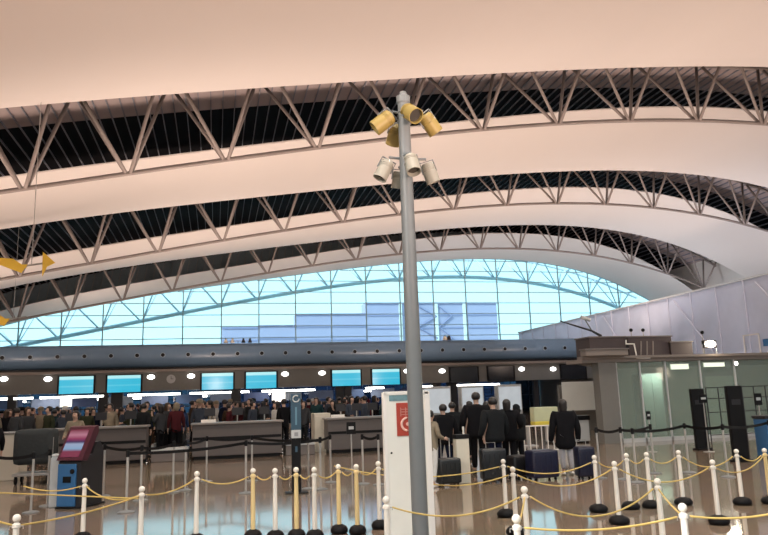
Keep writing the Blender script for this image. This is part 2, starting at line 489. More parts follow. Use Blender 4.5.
def scr(px0, px1, on=True, lab=''):
    xa_, xb_ = aty(px0, 380, DY).x, aty(px1, 380, DY).x
    cx = (xa_+xb_)/2; w = (xb_-xa_)/2
    root = empty('flight_screen', (cx, DY-.17, zk(2.26)-.10), lab, 'screen', 'flight information screens')
    MB().box((-w-.12, -.03, -.04), (w+.12, .04, .69*K), .01).build('bezel', black_m, root)
    MB().box((-.2, .03, .3), (.2, .069, .8)).build('wall_bracket', black_m, root)
    MB().box((-w, -.045, 0), (w, -.029, .66*K)).build('display', screen_m if on else screenoff_m, root)
    return root
sl = [(60, 94, 'leftmost lit cyan flight screen under the blue duct'), (108, 141, 'lit cyan flight screen, second from the left end'),
 (202, 233, 'lit cyan flight screen, third from the left'), (246, 276, 'lit cyan flight screen, fourth from the left'),
 (332, 360, 'lit cyan flight screen left of the white board, fifth from the left'), (372, 399, 'rightmost lit cyan flight screen just left of the tall pole')]
for a, c, l in sl: scr(a, c, True, l)
for a, c, l in [(450, 477, 'dark switched off flight screen nearest the tall pole'), (488, 513, 'dark switched off flight screen, the middle one of three'),
                (561, 585, 'dark switched off flight screen at the right end of the bulkhead')]: scr(a, c, False, l)
rl = [(4, 379, 'at the far left edge'), (48, 379, 'left of the leftmost cyan screen'), (151, 377, 'right of the second cyan screen'), (191, 376, 'left of the third cyan screen'),
 (285, 374, 'right of the fourth cyan screen'), (322, 373, 'left of the fifth cyan screen'), (407, 371, 'partly behind the tall pole'), (442, 371, 'just right of the tall pole'),
 (521.5, 369, 'left one of the pair between the dark screens'), (553, 369, 'right one of the pair between the dark screens')]
for px, py, l in rl:
    p = aty(px, py, DY-.12)
    root = empty('round_lamp', (p.x, DY-.1, p.z), 'small white oval bulkhead lamp '+l, 'lamp', 'round bulkhead lamps')
    MB().sphere((0, -.04, 0), .25, (1, .25, .62), 16, 8).build('glass_cover', round_m, root, True)
    MB().sphere((0, -.01, 0), .28, (1, .2, .66), 16, 8).build('lamp_rim', palegrey_m, root, True)
# round clock
p = aty(171, 379, DY-.12)
root = empty('wall_clock', (p.x, DY-.1, p.z), 'round grey clock on the bulkhead between second and third cyan screens', 'clock')
MB().tube([(0, 0, 0), (0, -.05, 0)], .30, 20).build('clock_case', palegrey_m, root)
MB().box((-.01, -.06, 0), (.02, -.05, .2)).box((0, -.06, -.01), (.15, -.05, .02)).build('clock_hand', black_m, root)

# strip luminaires hung below the bulkhead
def strip(px0, px1, Y, z, l):
    xa_, xb_ = aty(px0, 396, Y).x, aty(px1, 396, Y).x; c = (xa_+xb_)/2; w = (xb_-xa_)/2
    root = empty('strip_light', (c, Y, z), l, 'strip light', 'strip lights under the bulkhead')
    MB().box((-w, -.10, -.12), (w, .10, .0), .01).build('diffuser', lumi_m, root)
    b = MB().box((-w-.03, -.13, 0), (w+.03, .13, .05)); b.build('housing', greywall_m, root)
    for s in (-w*.7, w*.7): MB().tube([(s, 0, .03), (s, 0, zk(2.85)-z)], .008, 5).build('hanger', silver_m, root)
st = [(-12, 8, 'strip light at the left edge'), (14, 33, 'short strip light left of the leftmost cyan screen'), (40, 104, 'long strip light below the leftmost cyan screen'),
 (128, 180, 'strip light right of the second cyan screen'), (190, 233, 'strip light below the third cyan screen'), (239, 249, 'tiny strip light right of the dark column'),
 (262, 315, 'strip light below and right of the fourth cyan screen'), (366, 384, 'short strip light above the white board'), (420, 436, 'short strip light just right of the tall pole'), (457, 500, 'strip light above the group of dark coats')]
for a, c, l in st: strip(a, c, DY+.6, zk(2.12), 'bright '+l)
for a, c, l in [(2, 26, 'dim strip light in the second row, far left'), (70, 100, 'dim strip light in the second row under the leftmost screen'), (132, 150, 'dim strip light in the second row under the second screen gap'), (184, 207, 'dim strip light in the second row under the third screen'),
                (248, 270, 'dim strip light in the second row under the fourth screen'), (313, 330, 'dim strip light in the second row before the fifth screen'), (361, 375, 'dim strip light in the second row before the white board')]:
    strip(a, c, DY+7, zk(2.04), l)
for (a, c, y0, y1, l, colr) in [(272, 285, 391, 402, 'bright white square sign hanging left of the tall narrow blue sign', (.95, .9, .85)), (60, 72, 398, 407, 'cream square sign hanging under the leftmost cyan screen', (.75, .72, .6)), (461, 471, 388, 395, 'small bright sign hanging above the dark group', (.95, .93, .85))]:
    p0, p1 = aty(a, y1, DY+1.6), aty(c, y0, DY+1.6); w = (p1.x-p0.x)/2
    root = empty('hanging_sign', ((p0.x+p1.x)/2, DY+1.6, p0.z), l, 'sign', 'hanging signs')
    h = p1.z-p0.z
    MB().box((-w, -.04, 0), (w, .04, h), .01).build('sign_face', mat('sign%d' % a, colr, .5, emit=colr, es=1.0), root)
    MB().box((-w-.04, -.05, h), (w+.04, .05, h+.06)).build('top_rail', black_m, root)
    for q in (-.7, .7):
        if zk(2.85)-p0.z-h > .1: MB().tube([(w*q, 0, h+.05), (w*q, 0, zk(2.85)-p0.z)], .015, 5).build('hanger', silver_m, root)
struct(MB().box((29.45, 27.2, 0), (29.65, GY-.2, 3.0)).build('wall_gallery', greywall_m))
# columns below the bulkhead
for px, w, l in [(12, .16, 'far left dark column'), (103, .18, 'dark column between the first and second cyan screens'), (117, .22, 'thick dark column below the second cyan screen'), (236, .2, 'dark column between the third and fourth cyan screens'),
              (340, .16, 'dark column below the fifth cyan screen'), (348, .16, 'dark column at the right of the fifth cyan screen'), (437, .2, 'dark column just right of the tall pole'), (453, .2, 'dark column behind the group of dark coats'),
              (537, .12, 'thin dark column near the yellow box sign')]:
    w *= K; x = aty(px, 400, DY+.6).x
    root = empty('column', (x, DY+.75, 0), l+' under the bulkhead', 'column', 'columns under the bulkhead')
    MB().box((-w, -w*.8, .0), (w, w*.8, zk(2.85)), .03).build('shaft', kioskdark_m, root)
    MB().box((-w-.03, -w*.8-.03, 0), (w+.03, w*.8+.03, .18), .01).build('base_plinth', black_m, root)

# lit back panels of the far check-in desks
cols = [(.06, .10, .20), (.20, .24, .34), (.04, .06, .14), (.26, .28, .32), (.12, .15, .24)]
xx = -15.0; n = 0
for i in range(14):
    c = cols[i % 5]
    m = mat('deskpanel%d' % (i % 5), c, .5, noise=.5, scale=3, emit=c, es=.12)
    root = empty('check_in_desk', (xx, 56.5, 0), 'far check in desk with a lit back sign deep under the low ceiling', 'desk', 'far check in desks')
    MB().box((-.95, 0, 0), (.95, .7, 1.05), .02).build('desk_body', counter_m, root)
    MB().box((-1, 2.0, 1.75), (1, 2.08, 2.45)).build('lit_sign', m, root)
    MB().tube([(-.9, 2.04, 0), (-.9, 2.04, 1.75)], .03, 6).build('sign_post', silver_m, root)
    MB().tube([(.9, 2.04, 0), (.9, 2.04, 1.75)], .03, 6).build('sign_post', silver_m, root)
    xx += 2.6

# ------------------------------------------------------------------ front check-in counters
def counter(x0, x1, y, lab, posts=3):
    root = empty('check_in_counter', ((x0+x1)/2, y, 0), lab, 'counter', 'front check in counters')
    w = (x1-x0)/2
    MB().box((-w, 0, .10), (w, .75, 1.02), .02).build('counter_body', counter_m, root)
    MB().box((-w+.05, .05, 0), (w-.05, .7, .10)).build('kick_plinth', black_m, root)
    MB().box((-w-.05, -.08, 1.02), (w+.05, .8, 1.08), .015).build('worktop', countertop_m, root)
    MB().box((-w+.02, -.012, .58), (w-.02, .0, .66)).build('dark_groove', black_m, root)  # black strip along the counter front
    for j in range(posts):
        x = -w + .5 + (2*w-1)*j/max(posts-1, 1)
        s = MB().box((x-.16, .38, 1.27), (x+.16, .41, 1.50), .005).build('monitor', kioskdark_m, root)
        MB().tube([(x, .42, 1.08), (x, .42, 1.3)], .02, 6).build('monitor_stand', silver_m, root)
    return root
def base(px, py): p = atz(px, py); return p.x, p.y
CYY = 22.4
def cx(px): return aty(px, 455, CYY).x
counter(cx(48), cx(146), CYY, 'grey taupe check in counter behind the slanted blue kiosk')
counter(cx(192), cx(282), CYY, 'grey taupe check in counter left of the tall narrow blue sign')
counter(cx(328), cx(392), CYY, 'grey taupe check in counter left of the white board, black placard before it')
# cream cabinet beside third counter, and at left edge
x = cx(322)
root = empty('cabinet', (x+.12, CYY+.85, 0), 'cream cabinet behind the left end of the right hand counter', 'cabinet')
MB().box((-.22, 0, 0), (.30, .9, 1.22), .02).build('cabinet_body', cream_m, root)
MB().box((-.19, -.02, .1), (.10, .0, 1.12), .005).build('cabinet_door', cream_m, root)
MB().tube([(.07, -.04, .55), (.07, -.04, .7)], .01, 6).build('door_handle', silver_m, root)
x = aty(8, 440, 19).x
root = empty('cabinet', (x, 19, 0), 'cream panel cabinet at the far left edge beside the grey covered trolley', 'cabinet')
MB().box((-.6, 0, 0), (.30, .7, 1.08), .02).build('cabinet_body', cream_m, root)
MB().box((-.62, -.04, 1.08), (.32, .74, 1.12), .01).build('cabinet_top', countertop_m, root)
# grey covered trolley
x = aty(36, 440, 18).x
root = empty('covered_trolley', (x, 18, 0), 'bulky dark grey covered luggage trolley at left by the cream cabinet', 'trolley')
o = MB().box((-.42, -.3, .42), (.42, .45, 1.20), .13).build('grey_cover', cloth('cover', (.05, .056, .058)), root); smooth_auto(o, 60)
MB().box((-.4, -.28, .18), (.4, .43, .24), .01).build('deck', silver_m, root)
MB().tube([(.40, -.2, .2), (.40, -.2, 1.0), (.40, .35, 1.0), (.40, .35, .2)], .018, 6).build('push_handle', silver_m, root)
for sx in (-.33, .33):
    for sy in (-.2, .35):
        MB().tube([(sx-.02, sy, .09), (sx+.02, sy, .09)], .09, 12).build('wheel', rubber_m, root)
# dark suitcase-like block at left edge
# baggage scale between counters
xa_, xb_ = cx(150), cx(189)
root = empty('baggage_scale', ((xa_+xb_)/2, CYY, 0), 'low baggage scale with bluish white deck between the two left counters', 'scale')
w = (xb_-xa_)/2
MB().box((-w+.03, 0, 0), (w-.03, 1.1, .30), .02).build('scale_body', beam_m, root)
MB().box((-w+.03, -.03, .30), (w-.03, 1.12, .36), .01).build('scale_deck', palegrey_m, root)
MB().box((-w+.03, -.05, .36), (-w+.08, 1.12, .50)).build('side_guard', silver_m, root)
xa_, xb_ = cx(285), cx(316)
root = empty('baggage_scale', ((xa_+xb_)/2, CYY, 0), 'low baggage scale with bluish white deck right of the tall narrow blue sign', 'scale')
w = (xb_-xa_)/2
MB().box((-w+.03, 0, 0), (w-.03, 1.1, .30), .02).build('scale_body', beam_m, root)
MB().box((-w+.03, -.03, .30), (w-.03, 1.12, .36), .01).build('scale_deck', palegrey_m, root)

for px, l in ((208, 'small white document tray on the left end of the middle counter'), (340, 'small white document tray on the right hand counter')):
    root = empty('document_tray', (cx(px), CYY+.15, 1.08), l, 'tray')
    MB().box((-.22, -.1, 0), (.22, .15, .02)).box((-.22, .13, .02), (.22, .15, .09)).build('tray_body', white_m, root)
    MB().box((-.18, -.08, .02), (.16, .12, .06)).build('paper_stack', white_m, root)
# black placard on a stand before the third counter
p = atz(352, 470)
root = empty('placard_stand', (p.x, p.y, 0), 'small black placard on a thin silver stand before the right hand counter', 'sign')
MB().lathe([(.16, 0), (.16, .015), (.03, .03)], 16).build('base_plate', silver_m, root)
MB().tube([(0, 0, .02), (0, 0, .95)], .016, 8).build('stem', silver_m, root)
MB().box((-.11, -.02, .82), (.11, .02, 1.10), .006).build('placard', black_m, root)
MB().box((-.06, -.026, .93), (.06, -.019, 1.0)).build('placard_print', palegrey_m, root)

# ------------------------------------------------------------------ tall narrow sign pillar
p = atz(296.5, 493)
root = empty('sign_pillar', (p.x, p.y, 0), 'tall narrow sign pillar, blue above and black below, beside the middle counter', 'sign')
MB().box((-.082, -.05, 0), (.082, .05, .97), .008).build('lower_panel', black_m, root)
MB().box((-.09, -.055, 1.10), (.09, .055, 1.76), .008).build('upper_panel', teal_m, root)
MB().box((-.086, -.058, .965), (.086, .055, 1.11), .004).build('white_plate', palegrey_m, root)
MB().box((-.035, -.064, 1.0), (.035, -.057, 1.07)).build('plate_mark', mat('midgrey', (.25, .25, .26), .5), root)
b = MB(); n = 24
o = b.tube([(.058*math.cos(t), -.066, 1.67+.058*math.sin(t)) for t in [2*math.pi*i/n*.86+.9 for i in range(n+1)]], .013, 6).build('ring_emblem', palegrey_m, root)
MB().box((-.015, -.066, 1.2), (.015, -.054, 1.52)).build('blue_stripe', mat('stripe_blue', (.12, .25, .33), .5), root)
MB().box((-.02, -.057, .72), (.02, -.049, .82)).build('small_mark', teal_m, root)
MB().box((-.2, -.16, 0), (.2, .16, .02), .004).build('base_plate', black_m, root)

# ------------------------------------------------------------------ check-in kiosk
p = atz(68, 509)
root = empty('check_in_kiosk', (p.x, p.y, 0), 'self service check in kiosk with blue front and tilted pink screen', 'kiosk', rz=R(-2))
# side profile (y,z) extruded in x
def side_prism(prof, x0, x1):
    b = MB(); a = [b.bm.verts.new((x0, y, z)) for y, z in prof]; c = [b.bm.verts.new((x1, y, z)) for y, z in prof]
    b.bm.faces.new(a); b.bm.faces.new(c[::-1]); n = len(a)
    for i in range(n): b.bm.faces.new([a[i], c[i], c[(i+1) % n], a[(i+1) % n]])
    return b
# body widens backwards as seen: the side shows because the kiosk is turned
side_prism([(0, .02), (0, .74), (.05, .80), (.30, .86), (.42, 1.05), (.52, 1.06), (.62, .90), (.62, .02)], -.21, .21).build('cabinet', kioskdark_m, root)
MB().box((-.205, -.03, .04), (.135, .002, .72), .012).build('front_panel', blue_m, root)
MB().box((-.10, -.036, .42), (.05, -.028, .52)).build('ticket_slot', black_m, root)
MB().tube([(.07, -.03, .60), (.07, -.045, .60)], .04, 14).build('round_button', black_m, root)
hb = side_prism([(-.03, .78), (.30, 1.31), (.40, 1.33), (.42, 1.24), (.12, .76)], -.24, .24)
o = hb.build('screen_housing', maroon_m, root)
sd = Vector((0, .33, .53)).normalized(); nrm = Vector((0, -.53, .33)).normalized()
c0 = Vector((0, -.03, .78))
def sp(u, v, h): return c0 + Vector((u, 0, 0)) + sd*v + nrm*h
b = MB()
for (u0_, u1_, v0, v1, h) in [(-.19, .15, .06, .57, .012)]:
    q = [sp(u0_, v0, h), sp(u1_, v0, h), sp(u1_, v1, h), sp(u0_, v1, h)]; q2 = [sp(u0_, v0, 0.001), sp(u1_, v0, 0.001), sp(u1_, v1, .001), sp(u0_, v1, .001)]
    V = [b.bm.verts.new(t) for t in q]; W = [b.bm.verts.new(t) for t in q2]
    b.bm.faces.new(V); b.bm.faces.new(W[::-1])
    for i in range(4): b.bm.faces.new([V[i], W[i], W[(i+1) % 4], V[(i+1) % 4]])
b.build('touch_screen', kscreen_m, root)
MB().box((-.25, .0, 0), (.25, .66, .03), .006).build('base_plate', black_m, root)
root.rotation_euler.z = R(-25)
# slim grey post left of the kiosk
p = atz(50, 510)
root = empty('bin_post', (p.x-.02, p.y+.35, 0), 'slim pale grey bollard box just left of the blue kiosk', 'bollard')
MB().box((-.07, -.07, 0), (.07, .07, .82), .02).build('shaft', palegrey_m, root)
MB().sphere((0, 0, .84), .07, (1, 1, .6)).build('cap', palegrey_m, root, True)

# ------------------------------------------------------------------ white board with red poster, and the lamp pole
BYD = 8.2
xa_, xb_ = aty(386, 460, BYD).x, aty(431, 460, BYD).x
zt_ = aty(395, 394, BYD).z
root = empty('white_board', ((xa_+xb_)/2, BYD, 0), 'tall white free standing board with a red poster, behind the lamp pole', 'board')
w = (xb_-xa_)/2; O = Vector(root.location)
MB().box((-w, 0, .06), (w, .06, zt_), .01).build('panel', mat('board_white', (.80, .79, .72), .45, noise=.1), root)
MB().box((-w-.015, -.01, .03), (-w+.025, .07, zt_+.02), .004).box((w-.05, -.01, .03), (w+.015, .07, zt_+.02), .004).box((-w, -.01, zt_-.01), (w, .07, zt_+.03), .004).build('frame', white_m, root)
for s in (-1, 1): MB().box((s*w*.8-.04, -.25, 0), (s*w*.8+.04, .3, .04), .008).build('foot', silver_m, root)
def bp(px, py): q = aty(px, py, BYD); return q.x-O.x, q.z
x0_, z1_ = bp(396, 403); x1_, z0_ = bp(421, 435)
po = MB().box((x0_, -.012, z0_), (x1_, .001, z1_)).build('red_poster', red_m, root)
cxp = (x0_+x1_)/2; ccx, ccz = bp(407.5, 424)
b = MB(); b.tube([(ccx+.075*math.cos(t), -.018, ccz+.075*math.sin(t)) for t in [2*math.pi*i/28 for i in range(29)]], .014, 6)
b.build('ring_mark', pink_m, po)
MB().tube([(ccx, -.012, ccz), (ccx, -.022, ccz)], .022, 12).build('dot_mark', pink_m, po)
b = MB()
gx, gz = bp(400, 412)
for (u, v, w2, h2) in [(0, .075, .13, .01), (0, .045, .13, .01), (.0, .0, .01, .10), (.06, .0, .01, .10), (.12, .0, .01, .10), (0, .015, .13, .009)]:
    b.box((gx+u, -.017, gz+v-.05), (gx+u+w2, -.011, gz+v-.05+h2))
b.build('poster_lettering', mat('letter_pink', (.55, .22, .18), .5), po)
# picture strip at the board's top
x0_, z1_ = bp(389, 395.5); x1_, z0_ = bp(412, 400.5)
MB().box((x0_, -.006, z0_), (x1_, .002, z1_)).build('picture_strip', mat('strip_pic', (.20, .36, .40), .5, noise=.6, scale=18), root)
MB().sphere((bp(391.5, 453)[0], -.005, bp(391.5, 453)[1]), .012).build('screw', black_m, root)

PY = 7.0
pb = aty(417.3, 450, PY)
ptop = aty(404.5, 103, PY)
root = empty('lamp_pole', (pb.x, PY, 0), 'tall grey round pole carrying two tiers of floodlights', 'lamp pole')
PH = ptop.z
def pr(py): return 0
MB().tube([(0, 0, .02), (0, 0, 1.6), (0, 0, 2.6), (0, 0, 3.6), (0, 0, PH)], [.080, .079, .076, .070, .062], 24).build('shaft', pole_m, root); smooth_auto(root.children[-1], 60)
MB().lathe([(.16, 0), (.16, .03), (.11, .05), (.085, .12)], 20).build('base_flange', pole_m, root)
MB().lathe([(.062, -.02), (.075, 0), (.075, .07), (.04, .09), (.04, .12)], 16, (0, 0, PH)).build('pole_cap', pole_m, root)
def flood(px, py, ang, tilt, m, ln, rad, lensvis=True, arm=True, depth=0, lab=None):
    """a floodlight can; px,py its centre; ang = lean in the view plane (deg from straight down), tilt = toward(-)/away(+)"""
    c = aty(px, py, PY+depth)-Vector((pb.x, PY, 0))
    g = MB().lathe([(rad*.72, .5*ln), (rad*.9, .44*ln), (rad*.94, .1*ln), (rad*1.0, .08*ln), (rad*1.02, -.5*ln), (rad*.92, -.5*ln), (rad*.86, -.30*ln)], 20)
    mtx = Matrix.Translation(c) @ Matrix.Rotation(R(ang), 4, 'Y') @ Matrix.Rotation(R(tilt), 4, 'X')
    g.xf(mtx)
    o = g.build('floodlight_can', m, root); smooth_auto(o, 40)
    l = MB().lathe([(rad*.86, -.29*ln), (rad*.86, -.31*ln)], 20).xf(mtx).build('lens', lens_m, o)
    rg = MB()
    for q in (.30, .20):
        rg.lathe([(rad*.93, (q-.02)*ln), (rad*1.0, (q-.02)*ln), (rad*1.0, (q+.02)*ln), (rad*.93, (q+.02)*ln)], 20)
    rg.xf(mtx).build('cooling_fin', m, o)
    top = mtx @ Vector((0, 0, .46*ln))
    ya = MB().tube([mtx @ Vector((-rad*1.06, 0, 0)), mtx @ Vector((-rad*1.06, 0, .58*ln)), mtx @ Vector((rad*1.06, 0, .58*ln)), mtx @ Vector((rad*1.06, 0, 0))], .009, 6).build('yoke', pole_m, o)
    end = mtx @ Vector((0, 0, .58*ln))
    side = Vector((0, 0, end.z+.02))
    MB().tube([side, Vector((end.x, end.y, end.z+.03)), end], .014, 6).build('arm', pole_m, root)
# upper tier, yellowed
flood(383, 122, 52, 12, lampy_m, .235, .088)
flood(395, 135, 10, 40, lampy_m, .23, .080, depth=.22)
flood(411, 113, -25, -48, lampy_m, .22, .085, depth=-.20)
flood(430, 124, -40, 12, lampy_m, .235, .085)
# lower tier, white
flood(384, 170, 28, 0, lampw_m, .22, .075)
flood(398, 180, 5, 18, lampw_m, .19, .065, depth=.2)
flood(412, 164, -4, -24, lampw_m, .22, .075, depth=-.2)
flood(430, 173, -20, 5, lampw_m, .22, .075)

# ------------------------------------------------------------------ posts with yellow rope
def make_post(m, h=.80):
    pass
POSTS = {}
def post(key, px, ptop_y, m, h, lab, group, basevis=True):
    """top of ball seen at (px, ptop_y)"""
    p = atz(px, ptop_y, h)
    root = empty('rope_post', (p.x, p.y, 0), lab, 'barrier post', group)
    kk = .125 if group[0] == 'w' else .108
    MB().lathe([(kk*.84, 0), (kk, .02), (kk, .05), (kk*.8, .085), (.05, .105), (.03, .11)], 20).build('rubber_base', rubber_m, root); smooth_auto(root.children[-1], 50)
    MB().tube([(0, 0, .10), (0, 0, .38), (0, 0, h-.09)], [.029, .028, .024], 14).build('tube', m, root); smooth_auto(root.children[-1], 50)
    MB().lathe([(.027, h-.115), (.034, h-.11), (.034, h-.085), (.022, h-.075), (.018, h-.068)], 14).build('collar', m, root)
    MB().sphere((0, 0, h-.034), .034).build('ball_finial', post_w, root, True)
    b = MB()
    b.tube([(-.055, 0, h-.125), (-.055, 0, h-.10), (.055, 0, h-.10), (.055, 0, h-.125)], .005, 5)
    b.build('hook', silver_m, root)
    POSTS[key] = (Vector((p.x, p.y, 0)), h)
    return root
G1 = 'white rope posts in the right foreground'; G2 = 'rope posts in the left and middle foreground'
H = .755
post('A', 503, 459, post_w, H, 'white rope post right of the tall pole, standing behind two closer posts', G1)
post('B', 512.5, 466.5, post_w, H+.02, 'white rope post, middle one of the trio right of the tall pole', G1)
post('C', 524, 486, post_w, H, 'white rope post, rightmost of the trio right of the tall pole', G1)
post('D', 516, 514, post_w, H, 'white rope post at bottom edge right of the pole, only its ball showing high', G1)
post('E', 594, 455, post_w, H, 'white rope post below the person in light grey trousers', G1)
post('F', 614, 461, post_w, H, 'white rope post with its black base furthest forward left of centre right', G1)
post('G', 626, 453, post_w, H, 'white rope post directly behind and right of the forward leaning one', G1)
post('H', 646, 452, post_w, H, 'white rope post third of four in the rear row at right', G1)
post('I', 657, 478, post_w, H, 'white rope post near the bottom edge left of the lone ball top', G1)
post('J', 678, 450, post_w, H, 'white rope post behind the lone ball top at the bottom edge', G1)
post('K', 682, 503, post_w, H, 'white rope post of which mainly the ball top shows at the bottom right', G1)
post('L', 712, 459.5, post_w, H, 'large white rope post with ringed black base at lower right', G1)
post('M', 736, 449, post_w, H, 'white rope post in front of the right black pillar', G1)
post('N', 764, 448, post_y, H, 'cream rope post at the far right edge', G1)
HL = .83
post('a', 85, 478, post_w, H, 'white rope post standing in front of the blue kiosk', G2)
post('b', 17, 514, post_w, H, 'white rope post at the bottom left corner', G2)
post('d', 142, 486, post_w, H, 'white rope post right of the kiosk', G2)
post('e', 197, 471, post_w, HL, 'white rope post in front of the middle counter left side', G2)
post('f', 253, 468, post_y, HL, 'cream rope post below the right end of the middle counter', G2)
post('g', 275, 468, post_w, HL, 'white rope post left of the tall narrow blue sign', G2)
post('h', 296, 467, post_y, HL, 'yellow rope post overlapping the tall narrow blue sign', G2)
post('i', 314, 467, post_w, HL, 'white rope post right of the tall narrow blue sign', G2)
post('j', 338, 464, post_y, HL, 'yellow rope post left one of a close yellow pair', G2)
post('k', 356, 464, post_y, HL, 'yellow rope post right one of a close yellow pair', G2)
post('l', 378, 461, post_w, HL, 'white rope post at the left edge of the white board', G2)
post('m', 386, 496, post_w, H, 'white rope post in front of the left foot of the white board', G2)

def rope(a, c, sag, lab, za=None, zb=None):
    def pt(k, z):
        if isinstance(k, str):
            q, h = POSTS[k]; return Vector((q.x, q.y, h-.10 if z is None else z))
        return Vector(k)
    A, B = pt(a, za), pt(c, zb)
    dirv = (B-A); dirv.z = 0
    if dirv.length > 0:
        dv = dirv.normalized()*.055; A = A+dv; B = B-dv
    n = 22
    pts = [A.lerp(B, i/n)-Vector((0, 0, sag*4*(i/n)*(1-i/n))) for i in range(n+1)]
    mid = (A+B)/2; mid.z = 0
    o = MB().tube([q-mid for q in pts], .0085, 6).build('yellow_rope', rope_m, None, True, loc=mid)
    return tag(o, lab, 'rope', 'yellow ropes between the posts')
L_ = 'yellow rope '
rope('D', 'C', .03, L_+'short run between the two nearest posts right of the pole')
rope('B', 'F', .16, L_+'hanging from the middle of the trio to the forward post at right')
rope('A', 'E', .12, L_+'rear run from the trio to the post under the light grey trousers')
rope('C', 'I', .22, L_+'deepest hanging, between the trio and the post at the bottom edge')
rope('E', 'G', .08, L_+'between the first two posts of the rear right row')
rope('G', 'H', .05, L_+'between second and third post of the rear right row')
rope('H', 'J', .07, L_+'between third and fourth post of the rear right row')
rope('J', 'M', .14, L_+'upper run ending at the post before the right black pillar')
rope('F', 'L', .16, L_+'crossing in front of the rear right row to the ringed base post')
rope('L', 'N', .13, L_+'from the ringed base post to the far right edge post')
rope('M', 'N', .07, L_+'last short run at the far right edge')
rope('I', 'K', .02, L_+'between the bottom edge post and the lone ball top')
rope('K', atz(800, 508, .66), .04, L_+'leaving the lone ball top towards the right edge')
rope('D', 'K', .05, L_+'lowest one, along the bottom edge at right')
rope(atz(330, 466, .75), 'A', .14, L_+'passing behind the white board to the rear post of the trio')
rope('l', 'B', .16, L_+'passing behind the tall pole at belt height')
rope('m', 'C', .12, L_+'passing in front of the white board and the tall pole')
rope('b', 'd', .03, L_+'along the bottom left corner')
rope('d', 'e', .05, L_+'rising to the post before the middle counter')
rope(atz(20, 486, .66), 'a', .06, L_+'crossing the blue front of the kiosk')
rope('a', 'd', .10, L_+'right of the kiosk')
rope(atz(-20, 492, .6), 'd', .0, L_+'taut, running low across the kiosk', .62, .62)
rope('f', 'g', .04, L_+'between the cream post and the next white one')
rope('g', 'h', .04, L_+'left of the tall narrow blue sign')
rope('h', 'i', .04, L_+'right of the tall narrow blue sign')
rope('i', 'j', .05, L_+'left of the close yellow pair')
rope('j', 'k', .04, L_+'joining the close yellow pair')
rope('k', 'l', .05, L_+'between the yellow pair and the white board')
rope('e', 'f', .07, L_+'in front of the middle counter')
rope(atz(-40, 500, .66), 'b', .04, L_+'at the very bottom left edge')

# ------------------------------------------------------------------ retractable belt barriers
BH = .95
bpost_proto = None
def belt_post(px, py, lab, group):
    global bpost_proto
    p = atz(px, py, BH)
    if bpost_proto is None:
        root = empty('belt_post', (0, 0, 0), lab, 'belt post', group)
        MB().lathe([(.13, 0), (.13, .012), (.10, .022), (.03, .035)], 20).build('base_plate', pole_m, root); smooth_auto(root.children[-1], 50)
        MB().tube([(0, 0, .03), (0, 0, .86)], .02, 12).build('tube', silver_m, root)
        MB().lathe([(.022, .84), (.03, .85), (.03, .94), (.024, .95)], 16).build('belt_head', black_m, root)
        bpost_proto = root
    else:
        root = copy_tree(bpost_proto); tag(root, lab, 'belt post', group)
    root.location = (p.x, p.y, 0)
    return Vector((p.x, p.y, 0))
GB = 'silver belt barrier posts'
def run(pts, labs, beltlab):
    ps = [belt_post(px, py, l, GB) for (px, py), l in zip(pts, labs)]
    for i in range(len(ps)-1):
        A, B = ps[i], ps[i+1]; d = (B-A).normalized()
        A2, B2 = A+d*.03, B-d*.03; side = Vector((-d.y, d.x, 0))*.003
        b = MB(); nn = 6; mid = (A+B)/2
        for j in range(nn):
            t0, t1 = j/nn, (j+1)/nn
            q0, q1 = A2.lerp(B2, t0)-mid, A2.lerp(B2, t1)-mid
            z0, z1 = .92-.04*4*t0*(1-t0), .92-.04*4*t1*(1-t1)
            for s in (-1, 1):
                b.quad([q0+side*s+Vector((0, 0, z0-.05)), q1+side*s+Vector((0, 0, z1-.05)), q1+side*s+Vector((0, 0, z1)), q0+side*s+Vector((0, 0, z0))])
        o = b.build('barrier_belt', black_m, None, loc=mid)
        tag(o, 'black barrier belt '+beltlab[i], 'barrier belt', 'black barrier belts')
run([(-10, 453), (34, 452), (50, 449)], ['silver belt post at the far left edge', 'silver belt post below the grey covered trolley', 'silver belt post just behind the kiosk left side'], ['at the far left edge', 'left of the kiosk'])
run([(105, 444), (142, 445), (174, 441), (186, 440), (207, 436), (252, 435), (308, 437), (330, 434)],
    ['silver belt post right of the kiosk', 'silver belt post at the right end of the leftmost counter', 'silver belt post before the left baggage scale', 'silver belt post at the right of the left baggage scale',
     'silver belt post before the left end of the middle counter', 'silver belt post before the right half of the middle counter', 'silver belt post right of the tall narrow blue sign', 'silver belt post at the left end of the right hand counter'],
    ['before the leftmost counter', 'at the right end of the leftmost counter', 'before the left baggage scale', 'between scale and middle counter', 'across the left half of the middle counter', 'behind the tall narrow sign', 'left of the right hand counter'])
run([(128, 450), (246, 440), (320, 437)], ['silver belt post standing forward between kiosk and scale', 'silver belt post forward of the middle counter', 'silver belt post forward of the cream cabinet'], ['forward run before the counters at left', 'forward run behind the narrow sign'])
run([(596, 427), (620, 427), (650, 424)],
    ['silver belt post right of the person in light grey trousers', 'silver belt post before the taupe pier', 'silver belt post before the green glass room left part'],
    ['before the low desk', 'before the taupe pier'])
run([(378, 434), (362, 434)], ['silver belt post at the left edge of the white board', 'silver belt post before the right hand counter beside the black placard'], ['short, before the right hand counter'])
run([(632, 428), (684, 423), (722, 424), (768, 420), (800, 420)],
    ['silver belt post behind the rear right row of rope posts', 'silver belt post before the left black pillar', 'silver belt post between the two black pillars', 'silver belt post at the far right edge', 'silver belt post beyond the right edge'],
    ['before the green glass room left part', 'before the left black pillar', 'between the two black pillars', 'at the far right'])

